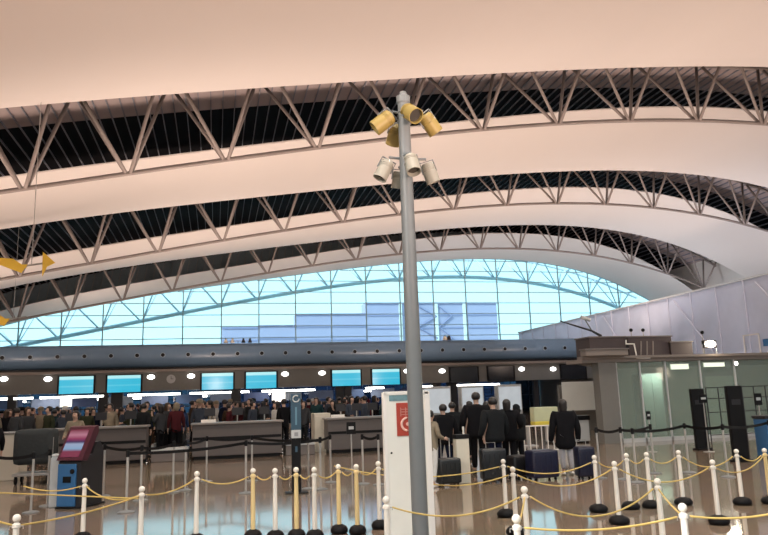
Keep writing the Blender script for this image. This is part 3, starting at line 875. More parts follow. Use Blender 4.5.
# ------------------------------------------------------------------ green glass room at the right
RY = 20.6
def rx(px, y=RY): return aty(px, 420, y).x
xr0, xr1 = rx(603), 24.0
ztop = 2.62
xs0 = rx(586); xbk = aty(612, 400, RY+6).x
def plan(pts, z0, z1):
    b = MB(); a = [b.bm.verts.new((x, y, z0)) for x, y in pts]; c = [b.bm.verts.new((x, y, z1)) for x, y in pts]
    b.bm.faces.new(a); b.bm.faces.new(c[::-1]); n = len(a)
    for i in range(n): b.bm.faces.new([a[i], c[i], c[(i+1) % n], a[(i+1) % n]])
    return b
struct(plan([(xs0, RY-.05), (xr1, RY-.05), (xr1, RY+6.2), (xbk-.3, RY+6.2), (xs0+.4, RY+1.0), (xs0, RY+1.0)], ztop-.10, ztop+.02).build('ceiling_booth', ledge_m))
struct(plan([(rx(612), RY+.4), (rx(612)+.12, RY+.4), (xbk+.1, RY+6.1), (xbk-.1, RY+6.1)], 0, ztop-.1).build('wall_boothside', greywall_m))
struct(MB().box((xs0, RY-.15, ztop+.02), (xr1, RY+.25, ztop+.10)).build('trim_3', ledge_m))
struct(MB().box((rx(603), RY, 0), (rx(621), RY+.4, ztop-.1)).build('wall_pier', greywall_m))
struct(MB().box((xbk, RY+6, 0), (xr1, RY+6.2, ztop-.1)).build('wall_booth', mat('booth_back', (.28, .275, .23), .6, noise=.3, scale=1.2)))
win2 = struct(MB().box((rx(621), RY+.05, .12), (xr1, RY+.07, ztop-.12)).build('window_2', greenglass_m))
b = MB()
for px in (621, 645, 671, 706, 741, 790):
    x = rx(px); b.box((x-.025, RY, .0), (x+.025, RY+.1, ztop-.1))
b.box((rx(621), RY, 0), (xr1, RY+.1, .12))
b.build('window_frame', palegrey_m, win2)
# inside the room: pale lockers and door
x = rx(655, RY+2.5)
root = empty('locker', (x, RY+2.5, 0), 'tall pale green white locker behind the left panes of the glass room', 'locker')
MB().box((-.45, 0, 0), (.45, .5, 2.2), .02).build('locker_body', palegrey_m, root)
for s in (-1, 1): MB().box((s*.22-.2, -.02, .08), (s*.22+.2, 0, 2.12), .006).build('locker_door', mat('lockdoor', (.42, .48, .45), .5), root)
x = rx(725, RY+5.9)
root = empty('service_hatch', (x, RY+5.9, 0), 'pale doorway panel between the two black pillars behind glass', 'door')
MB().box((-.75, 0, 0), (.75, .08, 2.1), .01).build('door_leaf', mat('hatch', (.42, .46, .38), .5, noise=.2), root)
MB().box((-.8, -.02, 2.1), (.8, .1, 2.18)).box((-.85, -.02, 0), (-.75, .1, 2.18)).box((.75, -.02, 0), (.85, .1, 2.18)).build('door_frame', greywall_m, root)
# lit label signs at top of glass
for (a, c, y0, y1, l) in [(671, 688, 364, 369.5, 'small lit white sign at the top of the green glass'), (704, 724, 362.5, 367, 'faint narrow white sign high on the green glass')]:
    p0 = aty(a, y1, RY-.03); p1 = aty(c, y0, RY-.03)
    o = empty('glass_sign', ((p0.x+p1.x)/2, RY-.02, (p0.z+p1.z)/2), l, 'sign')
    w, h = (p1.x-p0.x)/2, (p1.z-p0.z)/2
    MB().box((-w, -.03, -h), (w, .01, h), .004).build('sign_face', mat('lit_sign_w', (.7, .75, .65), .5, emit=(.75, .85, .7), es=.5), o)
    MB().box((-w-.02, -.015, h), (w+.02, .02, h+.02)).build('sign_rail', silver_m, o)
p = aty(735, 363.5, RY-.0)
root = empty('round_lamp', (p.x, RY-.06, p.z), 'small round white lamp at the top right of the green glass room', 'lamp', 'round bulkhead lamps')
MB().sphere((0, 0, 0), .065, (1, .4, 1)).build('glass_cover', round_m, root, True)
MB().tube([(0, .01, 0), (0, .075, 0)], .075, 16).build('lamp_rim', palegrey_m, root)
# black pillars
def pillar(px0, px1, ptopy, pbase, lab):
    p = atz((px0+px1)/2+1, pbase); Y = p.y
    xa_, xb_ = aty(px0, 420, Y).x, aty(px1, 420, Y).x; zt2 = aty((px0+px1)/2, ptopy, Y).z
    root = empty('black_pillar', ((xa_+xb_)/2, Y, 0), lab, 'pillar', 'black pillars at the right')
    w = (xb_-xa_)/2
    MB().box((-w, -.05, .04), (w, .05, zt2), .02).build('shaft', black_m, root)
    MB().box((-w-.02, -.12, 0), (w+.02, .12, .05), .01).build('base_plate', black_m, root)
    MB().box((-w*.6, -.056, zt2-.42), (w*.6, -.047, zt2-.30)).build('dark_panel', kioskdark_m, root)
    return root
pillar(693, 706, 388.5, 450, 'tall black pillar, the left one before the green glass room')
pillar(729, 744, 385.5, 462, 'tall black pillar, the taller right one before the green glass room')
# railing between pillars
p0 = aty(706, 392, 18.6); p1 = aty(800, 392, 18.6)
root = empty('metal_railing', (p0.x, 18.6, 0), 'thin dark metal railing frame between and beyond the black pillars', 'railing')
W = p1.x-p0.x
b = MB()
for z in (.25, .9, 1.30, 1.62): b.tube([(0, 0, z), (W, 0, z)], .014, 6)
b.build('rail', kioskdark_m, root)
for i in range(9): MB().tube([(W*i/8, 0, 0), (W*i/8, 0, 1.62)], .016, 6).build('upright', kioskdark_m, root)
# small sign stands
def small_sign(px, ptopy, pb_, w, h, m, lab):
    p = atz(px, pb_); zt2 = aty(px, ptopy, p.y).z
    root = empty('sign_stand', (p.x, p.y, 0), lab, 'sign')
    MB().tube([(0, 0, .015), (0, 0, zt2-h*.5)], .014, 8).build('stem', silver_m, root)
    MB().box((-w, -.015, zt2-h), (w, .015, zt2), .005).build('placard', m, root)
    MB().box((-w*.6, -.02, zt2-h*.6), (w*.6, -.014, zt2-h*.35)).build('placard_print', palegrey_m, root)
    MB().lathe([(.14, 0), (.14, .012), (.02, .025)], 16).build('base_plate', silver_m, root)
small_sign(652, 411, 452, .06, .22, black_m, 'small black placard on a stem before the green glass room')
small_sign(709, 394, 452, .12, .22, black_m, 'black square placard beside the left black pillar')
small_sign(765, 393, 455, .10, .28, black_m, 'black placard at the far right edge')
p = atz(768, 458)
root = empty('blue_bin', (p.x+.05, p.y, 0), 'blue upright bin at the far right edge behind the belt', 'bin')
MB().box((-.16, -.2, .03), (.22, .2, .88), .03).build('bin_body', blue_m, root)
MB().box((-.18, -.22, .88), (.24, .22, .95), .02).build('bin_lid', kioskdark_m, root)
MB().box((-.16, -.2, 0), (.22, .2, .03)).build('bin_foot', black_m, root)

# things on top of the booth: brown cladding, pipes, floodlight
def brown(px0, px1, ya, yb, Y, dpt, lab, m=brown_m):
    p0 = aty(px0, yb, Y); p1 = aty(px1, ya, Y)
    root = empty('roof_box', ((p0.x+p1.x)/2, Y, ztop+.1), lab, 'equipment box', 'brown boxes on the booth roof')
    w = (p1.x-p0.x)/2; h = p1.z-ztop-.1
    MB().box((-w, 0, 0), (w, dpt, h-.04), .015).build('cladding', m, root)
    MB().box((-w-.03, -.03, h-.04), (w+.03, dpt+.03, h), .008).build('cap_sheet', beam_m, root)
    return root
brown(590, 625, 336, 350, RY, .9, 'dark brown box on the booth roof at the end of the blue duct')
brown(629, 671, 335.5, 350, RY+.3, 1.0, 'longer dark brown box on the booth roof behind the white pipes')
brown(671, 692, 341, 350, RY+.2, .8, 'low brown box on the booth roof left of the bright lamp')
brown(586, 628, 348, 356, RY-.4, .35, 'taupe front block below the brown box at the end of the blue duct', ledge_m)
# white pipe bent
def bp3(px, py, Y): q = aty(px, py, Y); return q
root0 = aty(634, 352, RY-.1)
root = empty('white_pipe', (root0.x, RY-.1, ztop+.1), 'white bent pipes before the brown box on the booth roof', 'pipe')
O = Vector(root.location)
MB().tube([bp3(*q, RY-.1)-O for q in [(626, 340), (626, 344), (634, 344), (637, 358), (650, 358)]], .025, 8).build('pipe', white_m, root)
for px in (641, 647, 653): MB().tube([bp3(px, 341, RY-.05)-O, bp3(px, 357, RY-.05)-O], .02, 6).build('riser', ledge_m, root)
# floodlight on ledge
p = aty(710, 344, RY)
root = empty('floodlight', (p.x, RY, ztop+.1), 'bright glowing floodlight on the booth roof ledge at right', 'floodlight')
hz_ = p.z-ztop-.1
MB().box((-.24, -.02, hz_-.13), (.24, .12, hz_+.13), .03).build('lamp_body', kioskdark_m, root)
MB().sphere((0, -.02, hz_), .21, (1, .2, .52), 16, 10).build('lamp_glass', hot_m, root)
MB().tube([(-.26, .05, hz_), (-.26, .05, .0), (.26, .05, .0), (.26, .05, hz_)], .014, 6).build('bracket', silver_m, root)
ld = bpy.data.lights.new('floodlight_glow', 'POINT'); ld.energy = 30; ld.specular_factor = .1; ld.color = (1, .85, .65); ld.shadow_soft_size = .1
lo_ = bpy.data.objects.new('floodlight_glow', ld); COL.objects.link(lo_); lo_.location = (p.x, RY-.25, p.z); 
# small camera-like knobs above the ledge
for px, py, l in [(631, 331, 'small black camera dome on the brown roof box, left one'), (643, 331, 'small black camera dome on the brown roof box, right one'), (702, 331, 'small black spotlight above the glowing floodlight')]:
    q = aty(px, py, RY+.5); zb_ = aty(640, 335.5, RY+.3).z if px < 690 else ztop+.1
    root = empty('camera_dome', (q.x, RY+.5, zb_ if px < 690 else ztop+.02), l, 'camera', 'small black devices on the booth roof')
    MB().tube([(0, 0, 0), (0, 0, q.z-zb_)], .015, 6).build('stem', silver_m, root)
    MB().sphere((0, 0, q.z-zb_+.03), .06).build('housing', black_m, root, True)
# swing arm spotlight over the duct end
root = empty('boom_arm', (aty(600, 338, RY+.4).x, RY+.4, aty(600, 336, RY).z), 'long thin dark boom with spotlight heads above the duct end', 'boom arm')
O = Vector(root.location)
MB().tube([aty(601, 336, RY+.4)-O, aty(592, 331, RY+.4)-O, aty(560, 321, RY+.4)-O], [.05, .035, .02], 8).build('boom', kioskdark_m, root)
MB().tube([aty(592, 331, RY+.4)-O, aty(584, 318, RY+.4)-O], .02, 6).build('strut', pole_m, root)
MB().tube([aty(581, 317, RY+.4)-O, aty(590, 320, RY+.4)-O], .06, 10).build('spot_head', palegrey_m, root)

# ------------------------------------------------------------------ clusters on the duct
def cluster(px, py, lab, w=.85):
    q = aty(px, py, DY)
    root = empty('light_cluster', (q.x, DY, ZD+.46*K), lab, 'light cluster')
    h = max(q.z-ZD-.46*K, .15)
    MB().tube([(0, 0, 0), (0, 0, h)], .02, 6).build('stem', black_m, root)
    MB().tube([(-w, 0, h), (w, 0, h)], .018, 6).build('crossbar', silver_m, root)
    for x in (-w, -w*.45, w*.45, w):
        MB().lathe([(.05, .16), (.1, .0), (.15, -.12), (.15, -.15)], 12).xf(Matrix.Translation((x, 0, h+.02))).build('lamp_head', cream_m if x < 0 else kioskdark_m, root)
cluster(238, 341, 'small cluster of lamp heads on top of the blue duct')
cluster(447, 341, 'tiny lamp bracket on top of the blue duct right of the pole', .2)

# ------------------------------------------------------------------ yellow hanging mobile at the left
def mobile(px, py, Y, sc, lab, fin=True):
    q = aty(px, py, Y)
    root = empty('hanging_mobile', q, lab, 'mobile', 'yellow hanging mobiles')
    MB().prism([(-2.2*sc, .50*sc), (.2*sc, .34*sc), (1.05*sc, -.25*sc), (.1*sc, -.14*sc), (-2.2*sc, .05*sc)], -.04, .04).build('long_vane', yel_m, root)
    MB().prism([(-.6*sc, -.08*sc), (1.1*sc, -.05*sc), (.75*sc, -.62*sc)], -.09, -.05).build('lower_vane', yel_m, root)
    MB().tube([(1.0*sc, 0, -.1*sc), (2.2*sc, 0, .1*sc)], .03, 6).build('arm', silver_m, root)
    if fin: MB().prism([(2.0*sc, -.8*sc), (1.95*sc, .85*sc), (2.75*sc, .12*sc), (2.25*sc, -.15*sc)], -.03, .03).build('tail_fin', yel_m, root)
    b = MB(); b.tube([(1.3*sc, 0, 0), (1.3*sc, 0, zr(q.x)-q.z-.1)], .012, 5); b.build('wire', silver_m, root)
mobile(10, 264, 24, .48, 'yellow vaned mobile hanging at the left edge')
q = None
mobile(-6, 318, 40, .7, 'small yellow vaned mobile at the left edge just above the duct', False)

# ------------------------------------------------------------------ people
def skin_mesh(name, verts, edges, radii, m, sub=1, root_i=0):
    me = bpy.data.meshes.new(name+'_tmp'); me.from_pydata(verts, edges, [])
    o = bpy.data.objects.new(name+'_tmp', me); COL.objects.link(o)
    md = o.modifiers.new('s', 'SKIN'); sv = me.skin_vertices[0].data
    for i, r in enumerate(radii):
        sv[i].radius = r if isinstance(r, tuple) else (r, r)
        sv[i].use_root = (i == root_i)
    md.use_smooth_shade = True
    s2 = o.modifiers.new('d', 'SUBSURF'); s2.levels = sub; s2.render_levels = sub
    dg = bpy.context.evaluated_depsgraph_get(); dg.update()
    new = bpy.data.meshes.new_from_object(o.evaluated_get(dg)); new.name = name
    new.materials.clear(); new.materials.append(m)
    for p in new.polygons: p.use_smooth = True
    bpy.data.objects.remove(o); bpy.data.meshes.remove(me)
    return new
class G:
    def __init__(s): s.v = []; s.e = []; s.r = []
    def add(s, p, r, prev=None):
        s.v.append(tuple(p)); s.r.append(r); i = len(s.v)-1
        if prev is not None: s.e.append((prev, i))
        return i
def arm_pts(side, mode):
    sx = side
    if mode == 'down': return [(sx*.17, 0, 1.40), (sx*.225, -.03, 1.13), (sx*.245, .05, .90)], (0, .03, -1)
    if mode == 'fwd': return [(sx*.17, 0, 1.40), (sx*.22, .02, 1.14), (sx*.16, .26, 1.06)], (0, 1, -.1)
    if mode == 'phone': return [(sx*.17, 0, 1.40), (sx*.23, .06, 1.15), (sx*.12, .22, 1.36)], (-.2*sx, .3, 1)
    if mode == 'pull': return [(sx*.17, 0, 1.40), (sx*.25, -.10, 1.15), (sx*.30, -.16, .92)], (0, -.1, -1)
def person_parts(armL, armR, stride, fingers=True):
    """returns dict of meshes, facing +Y, standing height about 1.70"""
    legs = {}
    for s, st_ in ((-1, stride), (1, -stride)):
        legs[s] = [(s*.085, 0, .90), (s*.095, .02+st_*.10, .49), (s*.10, -.02+st_*.22, .085)]
    g = G()
    pel = g.add((0, 0, .95), (.10, .075)); w = g.add((0, 0, 1.10), (.11, .08), pel); c = g.add((0, .0, 1.27), (.145, .095), w)
    nb = g.add((0, -.01, 1.42), (.075, .06), c); nk = g.add((0, 0, 1.50), .05, nb); jaw = g.add((0, .02, 1.555), (.062, .072), nk)
    hd = g.add((0, .01, 1.615), (.078, .095), jaw); g.add((0, 0, 1.675), (.062, .075), hd)
    g.add((0, .118, 1.585), .012, jaw) if fingers else None
    for s, md in ((-1, armL), (1, armR)):
        P, hd_ = arm_pts(s, md)
        a = g.add(P[0], .052, c); a = g.add(P[1], .040, a); a = g.add(P[2], .026, a)
        h = Vector(hd_).normalized(); wv = Vector(P[2])
        palm = g.add(wv+h*.07, (.034, .02), a)
        if fingers:
            sd_ = Vector((0, 1, 0)) if abs(h.z) > .7 else Vector((0, 0, 1))
            for q, ln in ((-.028, .062), (-.010, .075), (.010, .072), (.028, .055)):
                f1 = g.add(wv+h*.10+sd_*q, .0085, palm); g.add(wv+h*(.10+ln)+sd_*q*1.1-Vector((s*.015, 0, 0)), .007, f1)
            g.add(wv+h*.085+sd_*.055, .009, palm)
    for s in (-1, 1):
        L = legs[s]; a = g.add(L[0], .065, pel); a = g.add(L[1], .055, a); a = g.add(L[2], .036, a); g.add((L[2][0], L[2][1]+.11, .045), .03, a)
    out = {}
    out['body'] = skin_mesh('body', g.v, g.e, g.r, skin_m)
    # jacket
    g = G()
    p0 = g.add((0, 0, .76), (.20, .16)); p = g.add((0, 0, .88), (.195, .155), p0); w = g.add((0, 0, 1.06), (.17, .13), p); c = g.add((0, 0, 1.27), (.185, .135), w); n = g.add((0, -.01, 1.42), (.09, .08), c)
    g.add((0, -.01, 1.475), (.07, .065), n)
    for s, md in ((-1, armL), (1, armR)):
        P, _ = arm_pts(s, md); P = [Vector(q) for q in P]
        a = g.add(P[0], .075, c); a = g.add(P[1], .062, a); g.add(P[1].lerp(P[2], .95), .045, a)
    out['jacket'] = skin_mesh('jacket', g.v, g.e, g.r, skin_m)
    g = G(); p = g.add((0, 0, .97), (.15, .115))
    for s in (-1, 1):
        L = [Vector(q) for q in legs[s]]; a = g.add(L[0]-Vector((0, 0, .06)), .098, p); a = g.add(L[1], .078, a); g.add(L[2]+Vector((0, 0, .03)), .062, a)
    out['trousers'] = skin_mesh('trousers', g.v, g.e, g.r, skin_m)
    for s in (-1, 1):
        L = legs[s][2]
        b = MB(); b.sphere((L[0], L[1]+.055, .045), .055, (.85, 2.4, .9), 12, 8)
        for v in b.bm.verts: v.co.z = max(v.co.z, .0)
        me = bpy.data.meshes.new('shoe'); b.bm.to_mesh(me); b.bm.free(); me.materials.append(shoe_m)
        for p_ in me.polygons: p_.use_smooth = True
        out['shoe%d' % s] = me
    return out
def hair_mesh(kind):
    b = MB()
    if kind in ('short', 'long', 'hood'):
        bmesh.ops.create_uvsphere(b.bm, u_segments=16, v_segments=12, radius=1, matrix=Matrix.Translation((0, -.008, 1.628)) @ Matrix.Diagonal((.098, .112, .100, 1)))
        # open the face: push front-lower verts inward
        for v in b.bm.verts:
            if v.co.y > .05 and v.co.z < 1.655: v.co.y = .045; v.co.x *= .9
            if kind == 'short' and v.co.z < 1.56: v.co.z = 1.56
            if kind == 'long' and v.co.z < 1.60 and v.co.y < .06:
                v.co.z -= (1.60-v.co.z)*2.6; v.co.y -= .01; v.co.x *= 1.08
            if kind == 'hood' and v.co.z < 1.60 and v.co.y < .06:
                v.co.z -= (1.60-v.co.z)*1.3; v.co.x *= 1.25; v.co.y -= .03
    if kind == 'hat':
        b.lathe([(.115, 0), (.112, .06), (.095, .115), (.04, .135)], 16, (0, 0, 1.625)); b.lathe([(.15, -.01), (.15, .0), (.10, .012)], 16, (0, .01, 1.63))
    me = bpy.data.meshes.new('hair'); bmesh.ops.recalc_face_normals(b.bm, faces=b.bm.faces); b.bm.to_mesh(me); b.bm.free()
    for p in me.polygons: p.use_smooth = True
    me.materials.append(hair_m)
    return me
VAR = [person_parts('down', 'down', 0), person_parts('down', 'fwd', .3), person_parts('phone', 'down', 0), person_parts('pull', 'down', .8)]
HAIR = {k: hair_mesh(k) for k in ('short', 'long', 'hood', 'hat')}
def child(name, me, parent, m):
    o = bpy.data.objects.new(name, me); COL.objects.link(o); o.parent = parent
    if len(me.materials):
        o.material_slots[0].link = 'OBJECT'; o.material_slots[0].material = m
    return o
def person(x, y, rz, var, hair, jm, tm, lab, group=None, sc=1.0, hm=hair_m, sm=None, far=False, coat=0):
    root = empty('person', (x, y, 0), lab, 'person', group, rz)
    root.scale = (sc, sc, sc)
    V = VAR[var]
    child('body', V['body'], root, skin_m)
    j = child('jacket', V['jacket'], root, jm)
    if coat: j.scale = (1.38, 1.3, 1.0+coat); j.location = (0, 0, -1.45*coat)
    child('trousers', V['trousers'], root, tm)
    child('hair' if hair != 'hat' else 'hat', HAIR[hair], root, hm)
    if not far:
        for s in (-1, 1): child('shoe', V['shoe%d' % s], root, sm or shoe_m)
    else:
        for s in (-1, 1): child('shoe', V['shoe%d' % s], root, sm or shoe_m)
    return root
CL = {'black': (.008, .008, .010), 'navy': (.007, .010, .026), 'grey': (.05, .053, .058), 'white': (.62, .62, .6), 'maroon': (.07, .014, .018), 'beige': (.26, .22, .16),
      'olive': (.035, .04, .022), 'blue': (.03, .06, .15), 'brown': (.05, .03, .018), 'teal': (.018, .05, .055), 'charcoal': (.014, .016, .018), 'slate': (.05, .06, .08)}
cm = {k: cloth(k, v) for k, v in CL.items()}
# crowd under the bulkhead
segs = [(8, 'at the far left'), (40, 'just left of the leftmost screen'), (77, 'under the leftmost cyan screen'), (124, 'under the second cyan screen'), (158, 'behind the left baggage scale'),
        (190, 'just left of the third screen'), (218, 'under the third cyan screen'), (240, 'by the column before the fourth screen'), (264, 'under the fourth cyan screen'), (310, 'right of the tall narrow sign'), (345, 'under the fifth cyan screen'), (374, 'under the sixth cyan screen')]
names = list(CL)+['slate']; hk = ['short', 'long', 'short', 'hood', 'short', 'hat']
hn = {'short': 'short hair', 'long': 'long hair', 'hood': 'a raised hood', 'hat': 'a hat'}
pn = ['standing', 'reaching forward', 'holding a phone up', 'walking']
# two seen nearer behind the left counters
q = aty(176, 430, 24.1)
person(q.x, 24.1, R(10), 0, 'hood', cm['maroon'], cm['black'], 'person in maroon top with pale beige hood, backing the viewer before the left scale', None, 1.0, cm['beige'])
q = aty(75, 430, 18.5)
person(q.x, 18.5, R(170), 1, 'short', cm['beige'], cm['navy'], 'person in cream top standing just behind the kiosk screen', None, .92)
q = aty(143, 430, 23.8)
person(q.x, 23.8, R(-30), 0, 'short', cm['charcoal'], cm['black'], 'person in charcoal coat at the right end of the leftmost counter', None, 1.0)
q = aty(160, 430, 23.9)
person(q.x, 23.9, R(60), 2, 'long', cm['grey'], cm['black'], 'person in grey coat beside the maroon topped person', None, .97)
q = aty(4, 430, 17)
person(q.x-.1, 16.6, R(40), 0, 'short', cm['black'], cm['black'], 'person in black coat cut by the left picture edge', None, .88)
q = aty(307, 430, 24.9)
person(q.x-.1, 24.9, R(150), 1, 'long', cm['grey'], cm['charcoal'], 'person in grey top between the tall narrow sign and the cream cabinet', None, .95)
q = aty(284, 430, 24)
person(q.x, 24.0, R(20), 0, 'short', cm['black'], cm['black'], 'person in black just left of the tall narrow sign', None, 1.0)

placed = []
placed += [(o.location.x, o.location.y) for o in COL.objects if o.name.startswith('person') and o.parent is None]
def free(x, y, d=.66):
    return all((x-a)**2+(y-b_)**2 > d*d for a, b_ in placed)
rowname = ('front row', 'middle row', 'far row')
for si, (px, where) in enumerate(segs):
    cc = names[:]; random.shuffle(cc)
    for r_, (Y, offs) in enumerate(((25.2, (-11, 9)), (28.0, (-14, 1, 15)), (36.0, (-15, -7, 1, 9, 16)))):
        for dx in offs:
            c = cc.pop()
            for tr in range(60):
                yy = Y+random.uniform(-.8, .8)*(1 if r_ < 2 else 7); X = aty(px+dx+random.uniform(-3, 3), 405, yy).x
                if free(X, yy): break
            else: continue
            placed.append((X, yy))
            hkind = random.choice(hk); v = random.choice([0, 0, 1, 2])
            tcol = random.choice(['black', 'navy', 'charcoal', 'grey', 'brown'])
            hmm = {'short': hair_m, 'long': random.choice([hair_m, hairb_m]), 'hood': cm[c], 'hat': cm[random.choice(['beige', 'black', 'white'])]}[hkind]
            person(X, yy, random.uniform(-3.1, 3.1), v, hkind, cm[c], cm[tcol],
                   'person in %s top %s, %s' % (c, where, rowname[r_]),
                   'travellers crowding behind the counters', random.uniform(.93, 1.05), hmm, None, far=True)
# group in dark coats to the right of the pole
def fperson(px, pbase, ptopy, rz, var, hair, jm, tm, lab, **k):
    p = atz(px, pbase); zt2 = aty(px, ptopy, p.y).z
    return person(p.x, p.y, rz, var, hair, jm, tm, lab, 'group of travellers right of the pole', zt2/1.72, **k)
fperson(446, 477, 404, R(8), 3, 'short', cm['black'], cm['navy'], 'person in black jacket leftmost of the dark group, pulling a case', coat=.03)
fperson(480, 474, 392, R(-12), 0, 'short', cm['black'], cm['black'], 'tallest person in black coat in the dark group', coat=.06)
fperson(497, 478, 397, R(15), 0, 'short', cm['charcoal'], cm['navy'], 'person in very dark green grey coat, second from right in the dark group', coat=.05)
fperson(511, 474, 399, R(-35), 1, 'long', cm['black'], cm['black'], 'person in black rightmost of the dark group, bending over luggage', coat=.05)
fperson(472, 460, 401, R(30), 0, 'long', cm['navy'], cm['black'], 'person in navy jacket half hidden in the middle of the dark group')
fperson(490, 467, 401, R(5), 0, 'short', cm['black'], cm['black'], 'person in black half hidden behind the tallest coats in the dark group', coat=.04)
fperson(455, 468, 402, R(-15), 0, 'short', cm['charcoal'], cm['black'], 'person in dark coat behind the leftmost of the dark group', coat=.04)
fperson(520, 470, 404, R(25), 1, 'hood', cm['charcoal'], cm['black'], 'hooded person in black stooping at the right rear of the dark group', hm=cm['charcoal'], coat=.04)
fperson(433, 487, 410, R(-60), 1, 'short', cm['beige'], cm['white'], 'person in beige and white clothes at the right edge of the white board', sm=shoew_m)
fperson(568, 475, 399, R(-6), 0, 'long', cm['black'], cloth('lightgrey', (.42, .42, .45)), 'lone person in long black coat and light grey trousers by the suitcases', coat=.3, sm=shoew_m)

# luggage
def suitcase(px, pbase, w, h, d, m, lab, rz=0, handle=.35):
    p = atz(px, pbase)
    root = empty('suitcase', (p.x, p.y, 0), lab, 'suitcase', None, rz)
    o = MB().box((-w/2, -d/2, .05), (w/2, d/2, h), .05).build('shell', m, root); smooth_auto(o, 60)
    b = MB()
    for i in range(5):
        x = -w/2+w*(i+.5)/5; b.box((x-.012, -d/2-.008, .12), (x+.012, -d/2+.01, h-.08), .004)
    b.build('ribs', m, o)
    if handle: MB().tube([(-.09, d/2-.04, h-.02), (-.09, d/2-.04, h+handle), (.09, d/2-.04, h+handle), (.09, d/2-.04, h-.02)], .009, 6).build('pull_handle', silver_m, root)
    for sx in (-1, 1):
        for sy in (-1, 1):
            MB().tube([(sx*(w/2-.07)-.015, sy*(d/2-.06), .03), (sx*(w/2-.07)+.015, sy*(d/2-.06), .03)], .03, 10).build('wheel', rubber_m, root)
suitcase(449, 486, .44, .50, .26, mat('case_grey', (.010, .012, .013), .35, noise=.2), 'dark grey hard suitcase at the feet of the dark group', R(8))
suitcase(494, 482, .48, .62, .28, mat('case_slate', (.009, .011, .014), .35, noise=.2), 'slate grey hard suitcase in front of the dark group', R(-5), .1)
suitcase(543, 480, .55, .56, .35, mat('case_navy', (.005, .007, .028), .4, noise=.2), 'large navy suitcase left of the lone person', R(4), .0)
suitcase(586, 479, .34, .60, .28, mat('case_navy2', (.005, .007, .026), .4, noise=.2), 'navy suitcase right of the lone person', R(-6), .12)
suitcase(518, 479, .38, .45, .30, mat('case_black', (.005, .005, .007), .5, noise=.2), 'black soft bag between the dark group and the navy suitcase', R(20), .0)
# cream post box in the dark group
p = atz(463, 483)
root = empty('bollard', (p.x, p.y, 0), 'cream square bollard with dark top standing before the dark group', 'bollard')
MB().box((-.13, -.1, 0), (.13, .1, .82), .015).build('shaft', cream_m, root)
MB().box((-.14, -.11, .82), (.14, .11, .90), .01).build('dark_top', black_m, root)
MB().tube([(.06, 0, .9), (.06, 0, 1.04)], .02, 8).build('knob', post_w, root)

# desk with yellow box sign
p = atz(543, 448)
root = empty('yellow_box_sign', (p.x, p.y+1.0, 0), 'pale yellow and green box sign on a stand left of the lone person', 'sign')
k = (p.y+1.0)
z0_, z1_ = aty(543, 425, k).z, aty(543, 407, k).z
xx0, xx1 = aty(532, 415, k).x-root.location.x, aty(556, 415, k).x-root.location.x
MB().box((xx0, -.15, z0_+.12), (xx1, .15, z1_), .02).build('pale_face', mat('pale_yg', (.62, .66, .42), .5, noise=.2), root)
MB().box((xx0, -.16, z0_), (xx1, .16, z0_+.12), .02).build('yellow_base', grass_y, root)
MB().box((-.05, -.05, 0), (.05, .05, z0_)).build('stem', silver_m, root)
MB().box((-.25, -.2, 0), (.25, .2, .03), .01).build('foot', silver_m, root)
# white railing
p = atz(538, 455)
root = empty('white_railing', (p.x, p.y, 0), 'low white railing of thin bars behind the navy suitcase', 'railing')
for i in range(9): MB().tube([(-.7+.17*i, 0, 0), (-.7+.17*i, 0, .75)], .014, 6).build('upright', white_m, root)
MB().tube([(-.72, 0, .76), (.68, 0, .76)], .018, 6).build('top_rail', white_m, root)
MB().tube([(-.72, 0, .12), (.68, 0, .12)], .012, 6).build('lower_rail', white_m, root)
# low desk at right of lone person
p = atz(603, 440)
root = empty('low_desk', (p.x-1.5, 21.5, 0), 'low grey desk with black edge left of the taupe pier', 'desk')
MB().box((-.6, 0, .05), (.6, .8, .72), .015).build('desk_body', palegrey_m, root)
MB().box((-.63, -.04, .72), (.63, .84, .86), .01).build('black_edge', black_m, root)
MB().box((-.56, .03, 0), (.56, .77, .05)).build('kick_plinth', black_m, root)
# white panel wall with poster board
p0 = aty(564, 411, 27); p1 = aty(601, 381, 27)
root = empty('display_board', ((p0.x+p1.x)/2, 27, 0), 'large blank white display board behind the lone person', 'board')
w = (p1.x-p0.x)/2
MB().box((-w, 0, p0.z), (w, .06, p1.z), .01).build('panel', mat('board_pale', (.82, .84, .80), .5, noise=.15, scale=1.5), root)
for s in (-1, 1): MB().box((s*w*.9-.04, .01, 0), (s*w*.9+.04, .05, p0.z)).build('leg', greywall_m, root)
MB().box((-w-.03, -.01, p0.z-.04), (w+.03, .07, p0.z), .005).build('bottom_rail', greywall_m, root)
struct(MB().box((aty(560, 400, 28.5).x, 28.5, 0), (aty(603, 400, 28.5).x+1.5, 28.7, 1.95)).build('wall_side', greywall_m))
# glass cases behind the dark group
for (a, c, l) in [(424, 452, 'lit white wall cabinet just right of the tall pole'), (462, 485, 'lit white wall cabinet above the tallest coat'), (499, 523, 'lit bluish wall cabinet right of the dark group')]:
    xa_, xb_ = aty(a, 400, 29.2).x, aty(c, 400, 29.2).x; w = (xb_-xa_)/2
    root = empty('wall_cabinet', ((xa_+xb_)/2, 29.2, 0), l, 'cabinet', 'lit cabinets right of the pole')
    MB().box((-w, .1, 0), (w, .5, 2.05), .02).build('cabinet_body', palegrey_m, root)
    MB().box((-w+.05, .08, .95), (w-.05, .1, 1.95)).build('lit_panel', mat('lit_cab', (.55, .6, .62), .5, noise=.4, scale=2.5, emit=(.55, .62, .68), es=.35), root)
for i, (px, l) in enumerate([(430, 'left'), (480, 'middle'), (512, 'right')]): pass

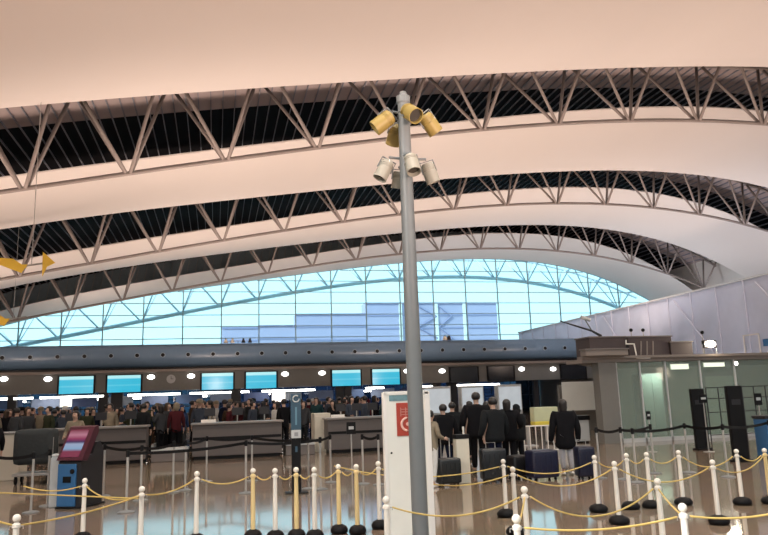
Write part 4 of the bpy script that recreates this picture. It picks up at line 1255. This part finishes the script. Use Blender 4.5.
# ------------------------------------------------------------------ light
w = bpy.data.worlds.new('sky'); scene.world = w; w.use_nodes = True
nt = w.node_tree; bg = nt.nodes['Background']
tc = nt.nodes.new('ShaderNodeTexCoord'); sp_ = nt.nodes.new('ShaderNodeSeparateXYZ'); cr = nt.nodes.new('ShaderNodeValToRGB')
nt.links.new(tc.outputs['Generated'], sp_.inputs[0]); nt.links.new(sp_.outputs['Z'], cr.inputs[0]); nt.links.new(cr.outputs[0], bg.inputs['Color'])
cr.color_ramp.elements[0].position = 0; cr.color_ramp.elements[0].color = (.78, .90, .96, 1)
cr.color_ramp.elements[1].position = .6; cr.color_ramp.elements[1].color = (.60, .80, 1, 1)
bg.inputs['Strength'].default_value = 1.15

def spot(name, loc, tgt, e, col, ang=150, size=.4, blend=.6):
    ld = bpy.data.lights.new(name, 'SPOT'); ld.energy = e; ld.color = col; ld.spot_size = R(ang); ld.spot_blend = blend; ld.shadow_soft_size = size
    o = bpy.data.objects.new(name, ld); COL.objects.link(o); o.location = loc
    o.rotation_euler = (Vector(tgt)-Vector(loc)).to_track_quat('-Z', 'Y').to_euler()
    return o
WARM = (1.0, .76, .63); PK = (1.0, .70, .56); COOL = (.95, .93, 1.0)
# uplighters without fixtures washing the membranes; the far right pair is added fill
UP = 2.0
for (x, y, z, e, c) in [(-18, 4, 2.6, 1300, PK), (-7, 2, 2.6, 1300, PK), (4, 1, 2.6, 1400, PK), (15, 1, 2.6, 1300, PK), (27, 2, 2.6, 1000, PK),
                        (-12, 27, 3, 900, WARM), (0, 27, 3, 950, WARM), (12, 27, 3, 950, WARM), (24, 25, 3.6, 850, WARM),
                        (-14, 43, 3, 650, WARM), (0, 43, 3, 800, WARM), (13, 43, 3, 850, WARM), (25, 43, 4, 850, WARM), (37, 40, 4, 700, COOL),
                        (-8, 59, 5, 240, WARM), (8, 59, 5, 280, WARM), (22, 59, 5, 280, COOL), (37, 54, 4, 500, COOL)]:
    spot('uplight', (x, y, z), (x, y+3, z+10), e*UP, c, 165, .4, .8)
sd_ = bpy.data.lights.new('sun', 'SUN'); sd_.energy = 3.0; sd_.angle = .05; sd_.color = (1, .96, .9)
so = bpy.data.objects.new('sun', sd_); COL.objects.link(so); so.rotation_euler = Vector((.8, .42, -.5)).to_track_quat('-Z', 'Y').to_euler()
for (x, y) in [(-8, 20), (0, 18), (8, 18), (15, 16), (-3, 12), (5, 10), (12, 10), (1, 5), (7, 4)]:  # added fill over the front floor, no such lamps in the roof
    spot('fill_spot', (x, y, 9), (x, y, 0), 560, (1, .92, .80), 120, .3)
for (p_, t_, e_) in [((-6, 1, 6.5), (3, 9, 1), 1700), ((6, -3, 6.5), (7, 9, .5), 500)]:  # added fill aimed at the board, pole and right foreground
    spot('fill_spot', p_, t_, e_, (1, .95, .88), 75, .3)
for (x, y) in [(-8, 30), (2, 30), (12, 30), (-10, 42), (2, 42), (14, 42)]:  # added fill above the crowd, without fixtures
    spot('fill_spot', (x, y, 9), (x, y, 0), 270, (1, .94, .86), 130, .3)
for (yy, e_) in ((30, 700), (42, 900), (56, 700)): spot('fill_spot', (18, yy-3, 8.5), (30, yy+2, 5.5), e_, COOL, 110, .3)  # added cool fill aimed at the sheeted partition
for x in (-12, -4, 4, 12, 20):
    spot('counter_light', (x, 57, 3.4), (x, 57, 0), 260, (1, .97, .92), 150, .2)
for x in (13, 15.5, 18, 20.5): spot('booth_fill', (x, 22.5, 2.4), (x, 23.3, 0), 75, (.95, 1, .93), 165, .2)  # added spots brightening the glass room, without fixtures

vs = scene.view_settings
vs.view_transform = 'Standard'; vs.look = 'None'; vs.gamma = 1; vs.exposure = .6; vs.use_curve_mapping = False
scene.cycles.max_bounces = 8
